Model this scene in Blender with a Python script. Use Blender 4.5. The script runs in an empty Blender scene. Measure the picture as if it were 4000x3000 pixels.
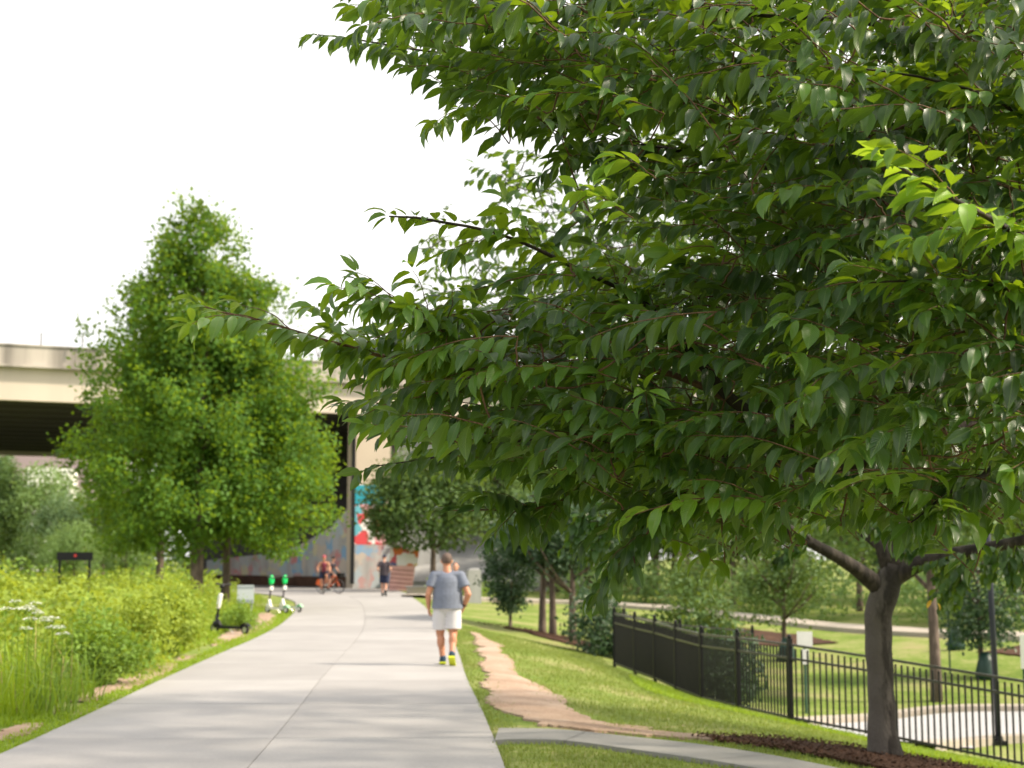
import bpy, bmesh, math, random
import numpy as np
from mathutils import Vector, Matrix
random.seed(11)
rng = np.random.default_rng(11)
R = math.radians
scene = bpy.context.scene
COL = scene.collection

# ------------------------------------------------------------------ camera, sky, sun, exposure
CAM_H, PITCH, FPX = 1.65, R(6.98), 5555.6
cam_d = bpy.data.cameras.new('camera'); cam = bpy.data.objects.new('camera', cam_d); COL.objects.link(cam)
cam.location = (0, 0, CAM_H); cam.rotation_euler = (R(90) + PITCH, 0, 0)
cam_d.lens = 50; cam_d.sensor_width = 36; cam_d.clip_start = 0.05; cam_d.clip_end = 3000
cam_d.dof.use_dof = True; cam_d.dof.focus_distance = 5.45; cam_d.dof.aperture_fstop = 3.8
scene.camera = cam

SUN_EL, SUN_AZ = R(40), R(97)          # azimuth measured from +Y (view direction) towards +X
world = bpy.data.worlds.new('World'); scene.world = world; world.use_nodes = True
wn, wl = world.node_tree.nodes, world.node_tree.links
wn.clear()
sky = wn.new('ShaderNodeTexSky'); sky.sky_type = 'NISHITA'; sky.sun_disc = False
sky.sun_elevation = SUN_EL; sky.sun_rotation = SUN_AZ
sky.air_density = 1.0; sky.dust_density = 6.0; sky.ozone_density = 1.0
hz = wn.new('ShaderNodeMix'); hz.data_type = 'RGBA'; hz.inputs[0].default_value = 0.72
hz.inputs[7].default_value = (9.8, 9.5, 9.1, 1)      # thin bright overcast veil over the blue
wl.new(sky.outputs[0], hz.inputs[6])
bg = wn.new('ShaderNodeBackground'); bg.inputs[1].default_value = 0.105
wo = wn.new('ShaderNodeOutputWorld')
wl.new(hz.outputs[2], bg.inputs[0]); wl.new(bg.outputs[0], wo.inputs[0])

sun_d = bpy.data.lights.new('sun', 'SUN'); sun_d.energy = 3.8; sun_d.angle = R(4.0); sun_d.color = (1, 0.87, 0.68)
sun = bpy.data.objects.new('sun', sun_d); COL.objects.link(sun)
sdir = Vector((math.sin(SUN_AZ) * math.cos(SUN_EL), math.cos(SUN_AZ) * math.cos(SUN_EL), math.sin(SUN_EL)))
sun.rotation_euler = sdir.to_track_quat('Z', 'Y').to_euler()
scene.view_settings.view_transform = 'Standard'; scene.view_settings.look = 'None'
scene.view_settings.gamma = 1; scene.view_settings.use_curve_mapping = False
scene.view_settings.exposure = 0.84
scene.cycles.max_bounces = 8; scene.cycles.transmission_bounces = 6; scene.cycles.diffuse_bounces = 4
scene.cycles.use_denoising = True

cp, sp = math.cos(PITCH), math.sin(PITCH)
def P(px, py, d):
    """world point seen at photograph pixel (4000 wide) at distance d along Y"""
    a, b = px - 2000.0, 1500.0 - py
    y = FPX * cp - b * sp; z = FPX * sp + b * cp
    k = d / y
    return np.array((a * k, d, CAM_H + z * k))

# ------------------------------------------------------------------ helpers
def link(o, parent=None):
    COL.objects.link(o)
    if parent is not None: o.parent = parent
    return o
def tag(o, label=None, cat=None, group=None, kind=None):
    if label: o['label'] = label
    if cat: o['category'] = cat
    if group: o['group'] = group
    if kind: o['kind'] = kind
    return o
def empty(name, loc, rz=0, label=None, cat=None, group=None):
    o = bpy.data.objects.new(name, None); COL.objects.link(o); o.empty_display_size = 0.2
    o.location = [float(v) for v in loc]; o.rotation_euler = (0, 0, rz)
    return tag(o, label, cat, group)
def copy_tree(o, parent=None):
    c = o.copy(); COL.objects.link(c)
    if parent is not None: c.parent = parent
    for ch in list(o.children): copy_tree(ch, c)
    return c
def np_mesh(name, V, F, mats, smooth=False, uv=None, midx=None):
    me = bpy.data.meshes.new(name)
    V = np.ascontiguousarray(V, dtype=np.float32)
    if not isinstance(F, list): F = [F]
    F = [np.asarray(f, dtype=np.int32) for f in F if len(f)]
    nl = sum(f.size for f in F); nf = sum(len(f) for f in F)
    me.vertices.add(len(V)); me.vertices.foreach_set('co', V.ravel())
    me.loops.add(nl); me.polygons.add(nf)
    lv = np.concatenate([f.ravel() for f in F]); tot = np.concatenate([np.full(len(f), f.shape[1], np.int32) for f in F])
    me.loops.foreach_set('vertex_index', lv)
    me.polygons.foreach_set('loop_start', np.concatenate(([0], np.cumsum(tot)[:-1])).astype(np.int32))
    try: me.polygons.foreach_set('loop_total', tot)
    except Exception: pass
    me.polygons.foreach_set('use_smooth', np.full(nf, bool(smooth)))
    for m in (mats if isinstance(mats, (list, tuple)) else [mats]): me.materials.append(m)
    if midx is not None: me.polygons.foreach_set('material_index', np.asarray(midx, np.int32))
    if uv is not None:
        l = me.uv_layers.new(name='UVMap'); l.data.foreach_set('uv', np.asarray(uv, np.float32)[lv].ravel())
    me.update(calc_edges=True); me.validate()
    return me
def np_obj(name, V, F, mat, parent=None, **k):
    return link(bpy.data.objects.new(name, np_mesh(name, V, F, mat, **k)), parent)

class MB:
    def __init__(s): s.v = []; s.f = {}; s.n = 0
    def add(s, V, F):
        V = np.asarray(V, float); s.v.append(V)
        for f in F: s.f.setdefault(len(f), []).append([i + s.n for i in f])
        s.n += len(V); return s
    def box(s, c, size, M=None, taper=1.0):
        hx, hy, hz = [k / 2 for k in size]
        V = np.array([(x * (taper if z > 0 else 1), y * (taper if z > 0 else 1), z) for z in (-hz, hz) for x, y in ((-hx, -hy), (hx, -hy), (hx, hy), (-hx, hy))])
        if M is not None: V = V @ np.asarray(M).T
        return s.add(V + np.asarray(c), [(3, 2, 1, 0), (4, 5, 6, 7), (0, 1, 5, 4), (1, 2, 6, 5), (2, 3, 7, 6), (3, 0, 4, 7)])
    def tube(s, pts, rad, n=6, caps=True, flat=1.0):
        pts = np.asarray(pts, float); m = len(pts); rad = np.broadcast_to(np.asarray(rad, float), (m,))
        T = np.gradient(pts, axis=0); T /= np.linalg.norm(T, axis=1)[:, None] + 1e-9
        up = np.array((0, 0, 1.0)) if abs(T[0][2]) < .9 else np.array((1.0, 0, 0))
        V = []; u = np.cross(T[0], up); u /= np.linalg.norm(u)
        ang = np.arange(n) / n * 2 * math.pi
        for i in range(m):
            u = u - T[i] * (u @ T[i]); u /= np.linalg.norm(u) + 1e-9; w = np.cross(T[i], u)
            V.append(pts[i] + rad[i] * (np.cos(ang)[:, None] * u + flat * np.sin(ang)[:, None] * w))
        F = [(i * n + j, i * n + (j + 1) % n, (i + 1) * n + (j + 1) % n, (i + 1) * n + j) for i in range(m - 1) for j in range(n)]
        if caps: F += [tuple(range(n - 1, -1, -1)), tuple((m - 1) * n + j for j in range(n))]
        return s.add(np.concatenate(V), F)
    def ell(s, c, r, n=12, m=8, M=None):
        V = [(0, 0, -1)]
        for i in range(1, m):
            a = -math.pi / 2 + math.pi * i / m
            V += [(math.cos(a) * math.cos(2 * math.pi * j / n), math.cos(a) * math.sin(2 * math.pi * j / n), math.sin(a)) for j in range(n)]
        V.append((0, 0, 1)); V = np.array(V) * np.asarray(r)
        if M is not None: V = V @ np.asarray(M).T
        F = [(0, 1 + (j + 1) % n, 1 + j) for j in range(n)]
        for i in range(m - 2):
            F += [(1 + i * n + j, 1 + i * n + (j + 1) % n, 1 + (i + 1) * n + (j + 1) % n, 1 + (i + 1) * n + j) for j in range(n)]
        e = len(V) - 1; b = 1 + (m - 2) * n
        F += [(b + j, b + (j + 1) % n, e) for j in range(n)]
        return s.add(V + np.asarray(c), F)
    def cap(s, p0, p1, r0, r1, n=12):
        p0 = np.asarray(p0, float); p1 = np.asarray(p1, float); d = p1 - p0; L = np.linalg.norm(d) + 1e-6; d /= L
        pts, rad = [], []
        for a in (80, 50, 20): pts.append(p0 - d * r0 * math.sin(R(a))); rad.append(r0 * math.cos(R(a)))
        pts += [p0, p1]; rad += [r0, r1]
        for a in (20, 50, 80): pts.append(p1 + d * r1 * math.sin(R(a))); rad.append(r1 * math.cos(R(a)))
        return s.tube(pts, rad, n)
    def torus(s, c, R0, r, axis='x', n=20, m=8):
        a = np.arange(n) / n * 2 * math.pi; b = np.arange(m) / m * 2 * math.pi
        A, B = np.meshgrid(a, b, indexing='ij')
        q = (R0 + r * np.cos(B)); x = r * np.sin(B); y = q * np.cos(A); z = q * np.sin(A)
        V = np.stack([x, y, z], -1).reshape(-1, 3)
        if axis == 'z': V = V[:, [1, 2, 0]]
        F = [(i * m + j, i * m + (j + 1) % m, ((i + 1) % n) * m + (j + 1) % m, ((i + 1) % n) * m + j) for i in range(n) for j in range(m)]
        return s.add(V + np.asarray(c), F)
    def disc(s, c, r, w, n=20):         # wheel-like cylinder, axis x
        return s.tube([np.asarray(c) + (-w / 2, 0, 0), np.asarray(c) + (w / 2, 0, 0)], [r, r], n)
    def arrays(s): return np.concatenate(s.v), [np.array(f) for f in s.f.values()]
    def build(s, name, mat, parent=None, smooth=False):
        V, F = s.arrays(); return np_obj(name, V, F, mat, parent, smooth=smooth)

def remesh(mb, name, mat, vox, sm=4, cut=None):
    """union of overlapping shapes as ONE continuous skin"""
    V, F = mb.arrays(); me = np_mesh(name, V, F, mat); o = bpy.data.objects.new(name, me); COL.objects.link(o)
    m = o.modifiers.new('r', 'REMESH'); m.mode = 'VOXEL'; m.voxel_size = vox
    if sm:
        k = o.modifiers.new('s', 'SMOOTH'); k.iterations = sm; k.factor = 0.5
    dg = bpy.context.evaluated_depsgraph_get(); ev = o.evaluated_get(dg)
    out = bpy.data.meshes.new_from_object(ev); bpy.data.objects.remove(o); bpy.data.meshes.remove(me)
    bm = bmesh.new(); bm.from_mesh(out)
    for co, no in (cut or []):
        bmesh.ops.bisect_plane(bm, geom=bm.verts[:] + bm.edges[:] + bm.faces[:], plane_co=co, plane_no=no, clear_outer=True)
    for f in bm.faces: f.smooth = True
    bm.to_mesh(out); bm.free()
    out.materials.clear(); out.materials.append(mat); out.name = name
    return out
def mesh_obj(name, me, parent=None): return link(bpy.data.objects.new(name, me), parent)

# ------------------------------------------------------------------ materials
def new_mat(name):
    m = bpy.data.materials.new(name); m.use_nodes = True; nt = m.node_tree; nt.nodes.clear()
    o = nt.nodes.new('ShaderNodeOutputMaterial'); return m, nt, nt.nodes, nt.links, o
def c4(c): return (c[0], c[1], c[2], 1)
def ramp(N, stops):
    r = N.new('ShaderNodeValToRGB'); e = r.color_ramp.elements
    while len(e) < len(stops): e.new(0.5)
    for x, (p, c) in zip(e, stops): x.position = p; x.color = c4(c)
    return r
def mixc(N, L, fac, a, b, mode='MIX'):
    m = N.new('ShaderNodeMix'); m.data_type = 'RGBA'; m.blend_type = mode
    for i, v in ((0, fac), (6, a), (7, b)):
        if hasattr(v, 'links'): L.new(v, m.inputs[i])
        else: m.inputs[i].default_value = v if i == 0 else c4(v)
    return m.outputs[2]
def math_n(N, L, op, a, b=None):
    m = N.new('ShaderNodeMath'); m.operation = op
    for i, v in ((0, a), (1, b)):
        if v is None: continue
        if hasattr(v, 'links'): L.new(v, m.inputs[i])
        else: m.inputs[i].default_value = v
    return m.outputs[0]
def noise(N, L, scale, detail=4, coord='Object', rough=0.6, stretch=None):
    t = N.new('ShaderNodeTexCoord'); n = N.new('ShaderNodeTexNoise'); n.inputs['Scale'].default_value = scale
    n.inputs['Detail'].default_value = detail; n.inputs['Roughness'].default_value = rough
    if stretch:
        mp = N.new('ShaderNodeMapping'); mp.inputs['Scale'].default_value = stretch
        L.new(t.outputs[coord], mp.inputs[0]); L.new(mp.outputs[0], n.inputs[0])
    else: L.new(t.outputs[coord], n.inputs[0])
    return n.outputs[0]
def plain(name, col, rough=0.6, metal=0.0, var=0.25, scale=8, bump=0.0, spec=0.5):
    m, nt, N, L, o = new_mat(name); b = N.new('ShaderNodeBsdfPrincipled')
    b.inputs['Roughness'].default_value = rough; b.inputs['Metallic'].default_value = metal
    b.inputs['Specular IOR Level'].default_value = spec
    n = noise(N, L, scale)
    r = ramp(N, [(0.3, [k * (1 - var) for k in col]), (0.7, [min(1, k * (1 + var)) for k in col])])
    L.new(n, r.inputs[0]); L.new(r.outputs[0], b.inputs['Base Color'])
    if bump:
        bp = N.new('ShaderNodeBump'); bp.inputs['Strength'].default_value = bump; bp.inputs['Distance'].default_value = 0.01
        L.new(noise(N, L, scale * 6), bp.inputs['Height']); L.new(bp.outputs[0], b.inputs['Normal'])
    L.new(b.outputs[0], o.inputs[0]); return m
def leaf_mat(name, c1, c2, under, tcol, trans=0.3, rough=0.4, veins=False, spec=0.5, clump=0.0):
    m, nt, N, L, o = new_mat(name)
    g = N.new('ShaderNodeNewGeometry'); oi = N.new('ShaderNodeObjectInfo')
    rnd = math_n(N, L, 'FRACT', math_n(N, L, 'ADD', g.outputs['Random Per Island'], oi.outputs['Random']))
    if clump:                             # older and younger growth, with highlight and shade contrast painted into the sprays
        cn = N.new('ShaderNodeMapRange'); cn.inputs[1].default_value = 0.36; cn.inputs[2].default_value = 0.64
        L.new(noise(N, L, clump, 2), cn.inputs[0])
        rnd = math_n(N, L, 'ADD', math_n(N, L, 'MULTIPLY', rnd, 0.22), math_n(N, L, 'MULTIPLY', cn.outputs[0], 0.78))
    r = ramp(N, [(0.0, c1), (1.0, c2)]); L.new(rnd, r.inputs[0])
    col = mixc(N, L, g.outputs['Backfacing'], r.outputs[0], mixc(N, L, rnd, under, [k * 1.25 for k in under]))
    b = N.new('ShaderNodeBsdfPrincipled'); b.inputs['Roughness'].default_value = rough; b.inputs['Specular IOR Level'].default_value = spec
    t = N.new('ShaderNodeBsdfTranslucent'); t.inputs[0].default_value = c4(tcol)
    if clump: L.new(mixc(N, L, rnd, [k * .45 for k in tcol], tcol), t.inputs[0])
    if veins:
        uv = N.new('ShaderNodeUVMap'); s = N.new('ShaderNodeSeparateXYZ'); L.new(uv.outputs[0], s.inputs[0])
        v = math_n(N, L, 'ABSOLUTE', math_n(N, L, 'SUBTRACT', s.outputs[1], 0.5))
        mid = math_n(N, L, 'LESS_THAN', v, 0.022)
        ph = math_n(N, L, 'SUBTRACT', s.outputs[0], math_n(N, L, 'MULTIPLY', v, 0.55))
        w = math_n(N, L, 'SINE', math_n(N, L, 'MULTIPLY', ph, 88.0))
        side = math_n(N, L, 'GREATER_THAN', w, 0.86)
        vein = math_n(N, L, 'MAXIMUM', mid, math_n(N, L, 'MULTIPLY', side, 0.5))
        col = mixc(N, L, math_n(N, L, 'MULTIPLY', vein, 0.6), col, (0.16, 0.24, 0.06))
        bp = N.new('ShaderNodeBump'); bp.inputs['Strength'].default_value = 0.38; bp.inputs['Distance'].default_value = 0.004
        L.new(math_n(N, L, 'MULTIPLY', w, -0.5), bp.inputs['Height']); L.new(bp.outputs[0], b.inputs['Normal'])
    L.new(col, b.inputs['Base Color'])
    mx = N.new('ShaderNodeMixShader'); mx.inputs[0].default_value = trans
    L.new(b.outputs[0], mx.inputs[1]); L.new(t.outputs[0], mx.inputs[2]); L.new(mx.outputs[0], o.inputs[0]); return m
def bark_mat(name, c1, c2, scale=6, side_light=0.0):
    m, nt, N, L, o = new_mat(name); b = N.new('ShaderNodeBsdfPrincipled'); b.inputs['Roughness'].default_value = 0.85
    n = noise(N, L, scale, 6, stretch=(1.3, 1.3, .4))
    if side_light:                            # lit left and shaded right side of the stem painted into the bark
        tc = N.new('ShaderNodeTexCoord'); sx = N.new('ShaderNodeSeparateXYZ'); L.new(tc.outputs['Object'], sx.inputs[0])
        n = math_n(N, L, 'ADD', n, math_n(N, L, 'MULTIPLY', math_n(N, L, 'ADD', sx.outputs[0], 0.05), -side_light))
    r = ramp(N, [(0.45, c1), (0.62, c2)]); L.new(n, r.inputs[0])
    n2 = noise(N, L, scale * 5, 5, stretch=(1, 1, .5))
    L.new(mixc(N, L, 0.22, r.outputs[0], mixc(N, L, n2, [k * .5 for k in c1], c2)), b.inputs['Base Color'])
    bp = N.new('ShaderNodeBump'); bp.inputs['Strength'].default_value = 0.8; bp.inputs['Distance'].default_value = 0.02
    L.new(n2, bp.inputs['Height']); L.new(bp.outputs[0], b.inputs['Normal']); L.new(b.outputs[0], o.inputs[0]); return m
def concrete_mat(name, c, dark=0.75, scale=0.6, streak=False, fine=30):
    m, nt, N, L, o = new_mat(name); b = N.new('ShaderNodeBsdfPrincipled'); b.inputs['Roughness'].default_value = 0.85
    n = noise(N, L, scale, 6, stretch=(1, 1, .12) if streak else None)
    r = ramp(N, [(0.3, [k * dark for k in c]), (0.65, c)]); L.new(n, r.inputs[0])
    n2 = noise(N, L, fine, 3); oi = N.new('ShaderNodeObjectInfo')
    col = mixc(N, L, 1.0, r.outputs[0], ramp_out(N, L, n2, 0.9, 1.07), 'MULTIPLY')
    col = mixc(N, L, 1.0, col, ramp_out(N, L, oi.outputs['Random'], 0.92, 1.05), 'MULTIPLY')
    L.new(col, b.inputs['Base Color'])
    bp = N.new('ShaderNodeBump'); bp.inputs['Strength'].default_value = 0.25; bp.inputs['Distance'].default_value = 0.004
    L.new(n2, bp.inputs['Height']); L.new(bp.outputs[0], b.inputs['Normal']); L.new(b.outputs[0], o.inputs[0]); return m
def ramp_out(N, L, v, a, b):
    r = ramp(N, [(0.2, (a, a, a)), (0.8, (b, b, b))]); L.new(v, r.inputs[0]); return r.outputs[0]
def patch_mat(name, cols, scale=1.2, warp=0.6, base=None, amount=0.5):
    """sprayed paint: voronoi colour patches with warped edges, over bare concrete where base is given"""
    m, nt, N, L, o = new_mat(name); b = N.new('ShaderNodeBsdfPrincipled'); b.inputs['Roughness'].default_value = 0.7
    t = N.new('ShaderNodeTexCoord'); n = N.new('ShaderNodeTexNoise'); n.inputs['Scale'].default_value = scale * 1.4; L.new(t.outputs['Object'], n.inputs[0])
    add = N.new('ShaderNodeMix'); add.data_type = 'RGBA'; add.blend_type = 'ADD'; add.inputs[0].default_value = warp
    L.new(t.outputs['Object'], add.inputs[6]); L.new(n.outputs[1], add.inputs[7])
    v = N.new('ShaderNodeTexVoronoi'); v.inputs['Scale'].default_value = scale; L.new(add.outputs[2], v.inputs[0])
    sx = N.new('ShaderNodeSeparateColor'); L.new(v.outputs['Color'], sx.inputs[0])
    r = ramp(N, [(i / len(cols), c) for i, c in enumerate(cols)]); r.color_ramp.interpolation = 'CONSTANT'; L.new(sx.outputs[0], r.inputs[0])
    col = r.outputs[0]
    if base is not None:
        k = noise(N, L, scale * .8, 3); rr = ramp(N, [(amount - .05, (0, 0, 0)), (amount + .05, (1, 1, 1))]); L.new(k, rr.inputs[0])
        bn = noise(N, L, 1.2, 6, stretch=(1, 1, .2)); br = ramp(N, [(.3, [q * .6 for q in base]), (.7, base)]); L.new(bn, br.inputs[0])
        col = mixc(N, L, rr.outputs[0], br.outputs[0], col)
    L.new(col, b.inputs['Base Color']); L.new(b.outputs[0], o.inputs[0]); return m
def ground_mat(name, stops, s1=0.35, s2=9.0):
    m, nt, N, L, o = new_mat(name); b = N.new('ShaderNodeBsdfPrincipled'); b.inputs['Roughness'].default_value = 0.95; b.inputs['Specular IOR Level'].default_value = 0.15
    a = noise(N, L, s1, 5); d = noise(N, L, s2, 6)
    v = math_n(N, L, 'ADD', math_n(N, L, 'MULTIPLY', a, 0.6), math_n(N, L, 'MULTIPLY', d, 0.4))
    r = ramp(N, stops); L.new(v, r.inputs[0]); L.new(r.outputs[0], b.inputs['Base Color'])
    bp = N.new('ShaderNodeBump'); bp.inputs['Strength'].default_value = 0.7; bp.inputs['Distance'].default_value = 0.03
    L.new(d, bp.inputs['Height']); L.new(bp.outputs[0], b.inputs['Normal']); L.new(b.outputs[0], o.inputs[0]); return m

M = {}
M['cherry'] = leaf_mat('cherry_leaf', (0.007, 0.029, 0.011), (0.032, 0.092, 0.016), (0.054, 0.105, 0.018), (0.22, 0.38, 0.012), 0.24, 0.33, veins=True, spec=.6)
M['young'] = leaf_mat('young_leaf', (0.16, 0.34, 0.02), (0.24, 0.42, 0.03), (0.2, 0.36, 0.05), (0.45, 0.62, 0.03), 0.4, 0.4, veins=True)
M['fresh'] = leaf_mat('fresh_cherry_leaf', (0.038, 0.115, 0.014), (0.075, 0.175, 0.018), (0.09, 0.16, 0.02), (0.34, 0.50, 0.012), 0.3, 0.34, veins=True, spec=.6)
M['yellow'] = leaf_mat('yellow_leaf', (0.6, 0.36, 0.03), (0.65, 0.42, 0.03), (0.6, 0.36, 0.03), (0.7, 0.4, 0.03), 0.35, 0.5, veins=True)
M['cherry2'] = leaf_mat('cherry_leaf_far', (0.013, 0.048, 0.011), (0.04, 0.105, 0.015), (0.055, 0.11, 0.02), (0.24, 0.38, 0.012), 0.28, 0.4)
M['bald'] = leaf_mat('feathery_leaf', (0.012, 0.05, 0.010), (0.115, 0.245, 0.026), (0.06, 0.14, 0.02), (0.50, 0.70, 0.035), 0.37, 0.6, spec=.25, clump=1.3)
M['darkleaf'] = leaf_mat('dark_leaf', (0.014, 0.05, 0.024), (0.036, 0.085, 0.032), (0.04, 0.08, 0.035), (0.12, 0.24, 0.05), 0.2, 0.5, clump=1.6)
M['midleaf'] = leaf_mat('mid_leaf', (0.035, 0.085, 0.02), (0.085, 0.15, 0.03), (0.07, 0.13, 0.035), (0.28, 0.38, 0.05), 0.3, 0.55, spec=.3, clump=1.2)
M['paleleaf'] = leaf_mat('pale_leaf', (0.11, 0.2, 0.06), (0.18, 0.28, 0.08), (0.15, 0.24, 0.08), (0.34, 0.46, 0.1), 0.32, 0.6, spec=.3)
M['hazyleaf'] = leaf_mat('distant_leaf', (0.09, 0.16, 0.08), (0.16, 0.24, 0.1), (0.12, 0.2, 0.1), (0.3, 0.4, 0.14), 0.3, 0.7, spec=.2)  # distance haze mixed into the leaf colour
M['weed'] = leaf_mat('weed_leaf', (0.17, 0.27, 0.02), (0.36, 0.45, 0.06), (0.25, 0.34, 0.05), (0.6, 0.68, 0.06), 0.4, 0.6, spec=.3, clump=.9)
M['weed2'] = leaf_mat('weed_leaf_green', (0.07, 0.17, 0.018), (0.24, 0.37, 0.035), (0.15, 0.26, 0.04), (0.5, 0.64, 0.05), 0.38, 0.55, spec=.3, clump=1.1)
M['blade'] = leaf_mat('grass_blade', (0.13, 0.24, 0.012), (0.26, 0.38, 0.03), (0.18, 0.28, 0.03), (0.5, 0.62, 0.03), 0.36, 0.6, spec=.3)
M['blade2'] = leaf_mat('lawn_blade', (0.10, 0.165, 0.025), (0.27, 0.29, 0.10), (0.16, 0.21, 0.05), (0.38, 0.46, 0.06), 0.3, 0.6, spec=.3)
M['straw'] = leaf_mat('dry_stem', (0.35, 0.27, 0.12), (0.45, 0.36, 0.18), (0.35, 0.27, 0.12), (0.4, 0.3, 0.12), 0.2, 0.7)
M['petal'] = leaf_mat('white_petal', (0.75, 0.75, 0.7), (0.8, 0.8, 0.76), (0.7, 0.72, 0.66), (0.7, 0.72, 0.66), 0.2, 0.6)
M['bark'] = bark_mat('cherry_bark', (0.012, 0.008, 0.006), (0.045, 0.03, 0.023))
M['barkgrey'] = bark_mat('cherry_bark_side_light', (0.009, 0.0055, 0.004), (0.105, 0.09, 0.08), 8, 1.9)  # grey towards the left for light, dark towards the right for shade
M['limb'] = bark_mat('cherry_limb_bark', (0.009, 0.0055, 0.004), (0.07, 0.056, 0.048), 8)
M['twig'] = bark_mat('red_twig', (0.09, 0.045, 0.025), (0.2, 0.11, 0.06), 20)
M['treebark'] = bark_mat('brown_bark', (0.07, 0.05, 0.038), (0.2, 0.15, 0.12), 4)
M['grass'] = ground_mat('grass_ground', [(0.34, (0.08, 0.14, 0.022)), (0.47, (0.15, 0.21, 0.035)), (0.55, (0.24, 0.26, 0.09)), (0.66, (0.30, 0.24, 0.13))], 0.55)
M['dirt'] = ground_mat('bare_dirt', [(0.3, (0.22, 0.145, 0.10)), (0.5, (0.38, 0.275, 0.205)), (0.7, (0.5, 0.4, 0.32))], 1.2, 25)
M['mulch'] = ground_mat('bark_mulch', [(0.3, (0.03, 0.018, 0.013)), (0.55, (0.085, 0.046, 0.03)), (0.75, (0.15, 0.085, 0.055))], 1.5, 40)
M['path'] = concrete_mat('path_concrete', (0.335, 0.325, 0.322), 0.86, 0.9)
M['joint'] = plain('joint_filler', (0.2, 0.19, 0.19), 0.9)
M['sidewalk'] = concrete_mat('sidewalk_concrete', (0.27, 0.265, 0.25), 0.8, 0.8)
M['asphalt'] = concrete_mat('drive_concrete', (0.40, 0.40, 0.41), 0.85, 0.5)
M['kerb'] = concrete_mat('kerb_concrete', (0.38, 0.335, 0.28), 0.8, 0.8)
M['girder'] = concrete_mat('girder_cream', (0.58, 0.51, 0.425), 0.88, 0.4, streak=True)
M['parapet'] = concrete_mat('parapet_weathered', (0.46, 0.42, 0.37), 0.35, 0.8, streak=True)
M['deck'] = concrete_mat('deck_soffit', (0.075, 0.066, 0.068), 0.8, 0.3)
M['pier'] = concrete_mat('pier_cream', (0.52, 0.44, 0.34), 0.85, 0.3)
M['concrete'] = concrete_mat('grey_concrete', (0.36, 0.36, 0.36), 0.6, 0.7, streak=True)
M['wallpaint'] = patch_mat('faded_tags', [(0.36, 0.4, 0.42), (0.3, 0.4, 0.46), (0.42, 0.26, 0.25), (0.4, 0.4, 0.41), (0.46, 0.4, 0.34), (0.35, 0.42, 0.46), (0.5, 0.2, 0.2), (0.2, 0.34, 0.5), (0.5, 0.46, 0.3)], 1.3, 0.9, (0.46, 0.45, 0.44), 0.47)
M['cyan'] = plain('cyan_paint', (0.01, 0.30, 0.40), 0.6, var=.12, scale=2)
M['redwhite'] = patch_mat('red_white_paint', [(0.75, 0.72, 0.7), (0.6, 0.06, 0.07), (0.72, 0.35, 0.38), (0.78, 0.74, 0.72), (0.5, 0.03, 0.05), (0.12, 0.4, 0.48)], 1.7, 0.35)
M['orangewhite'] = patch_mat('orange_white_paint', [(0.75, 0.72, 0.68), (0.65, 0.17, 0.04), (0.7, 0.5, 0.06), (0.78, 0.75, 0.74), (0.1, 0.12, 0.25), (0.55, 0.08, 0.1)], 2.2, 0.35)
M['blue_tags'] = patch_mat('blue_white_tags', [(0.5, 0.52, 0.58), (0.2, 0.25, 0.4), (0.3, 0.12, 0.14), (0.6, 0.6, 0.62)], 1.6, 0.5, (0.3, 0.28, 0.3), 0.48)
M['pink'] = plain('pink_paint', (0.72, 0.42, 0.38), 0.7, var=.1, scale=3)
M['salmon'] = plain('dark_red_paint', (0.36, 0.14, 0.13), 0.7, var=.2, scale=3)
M['black'] = plain('black_metal', (0.006, 0.006, 0.008), 0.45, var=.2, scale=4, spec=.3)
M['rail'] = plain('rail_metal_sky_sheen', (0.05, 0.047, 0.045), 0.32, var=.2, scale=4)  # lighter than the black posts: reflected sky painted into the colour
M['pole'] = plain('navy_pole', (0.014, 0.017, 0.035), 0.4, var=.15)
M['white'] = plain('white_paint', (0.78, 0.77, 0.74), 0.55, var=.04)
M['greenpost'] = plain('green_post', (0.012, 0.06, 0.045), 0.5)
M['gator'] = plain('green_bag', (0.006, 0.035, 0.025), 0.5, scale=5)
M['roof'] = plain('dull_roof', (0.32, 0.25, 0.26), 0.8)
M['glass'] = plain('dark_glass', (0.03, 0.04, 0.05), 0.1)
M['skin'] = plain('tan_skin', (0.48, 0.22, 0.13), 0.5, var=.08)
M['skin2'] = plain('light_skin', (0.55, 0.29, 0.2), 0.5, var=.08)
M['hairgrey'] = plain('cropped_grey_hair', (0.11, 0.075, 0.062), 0.8, var=.35, scale=60)
M['hairdark'] = plain('dark_hair', (0.02, 0.016, 0.014), 0.6)
M['shirt'] = plain('grey_blue_cotton', (0.165, 0.188, 0.25), 0.9, var=.1, scale=20, bump=.3)
M['shorts'] = plain('pale_shorts', (0.58, 0.57, 0.6), 0.85, var=.06, scale=6, bump=.3)
M['charcoal'] = plain('charcoal_cotton', (0.045, 0.035, 0.045), 0.9)
M['navy'] = plain('navy_cotton', (0.012, 0.018, 0.05), 0.9)
M['maroon'] = plain('maroon_top', (0.17, 0.025, 0.05), 0.8)
M['pinkred'] = plain('pink_red_helmet', (0.42, 0.07, 0.10), 0.4)
M['yellowsole'] = plain('neon_sole', (0.55, 0.62, 0.02), 0.5)
M['shoe'] = plain('teal_navy_shoe', (0.01, 0.04, 0.08), 0.6)
M['rubber'] = plain('tyre_rubber', (0.012, 0.012, 0.012), 0.7)
M['steel'] = plain('brushed_steel', (0.5, 0.5, 0.52), 0.3, 0.9)
M['orange'] = plain('orange_paint', (0.7, 0.11, 0.02), 0.4)
M['lime'] = plain('bright_green_plastic', (0.0, 0.62, 0.14), 0.35, var=.06)
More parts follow.
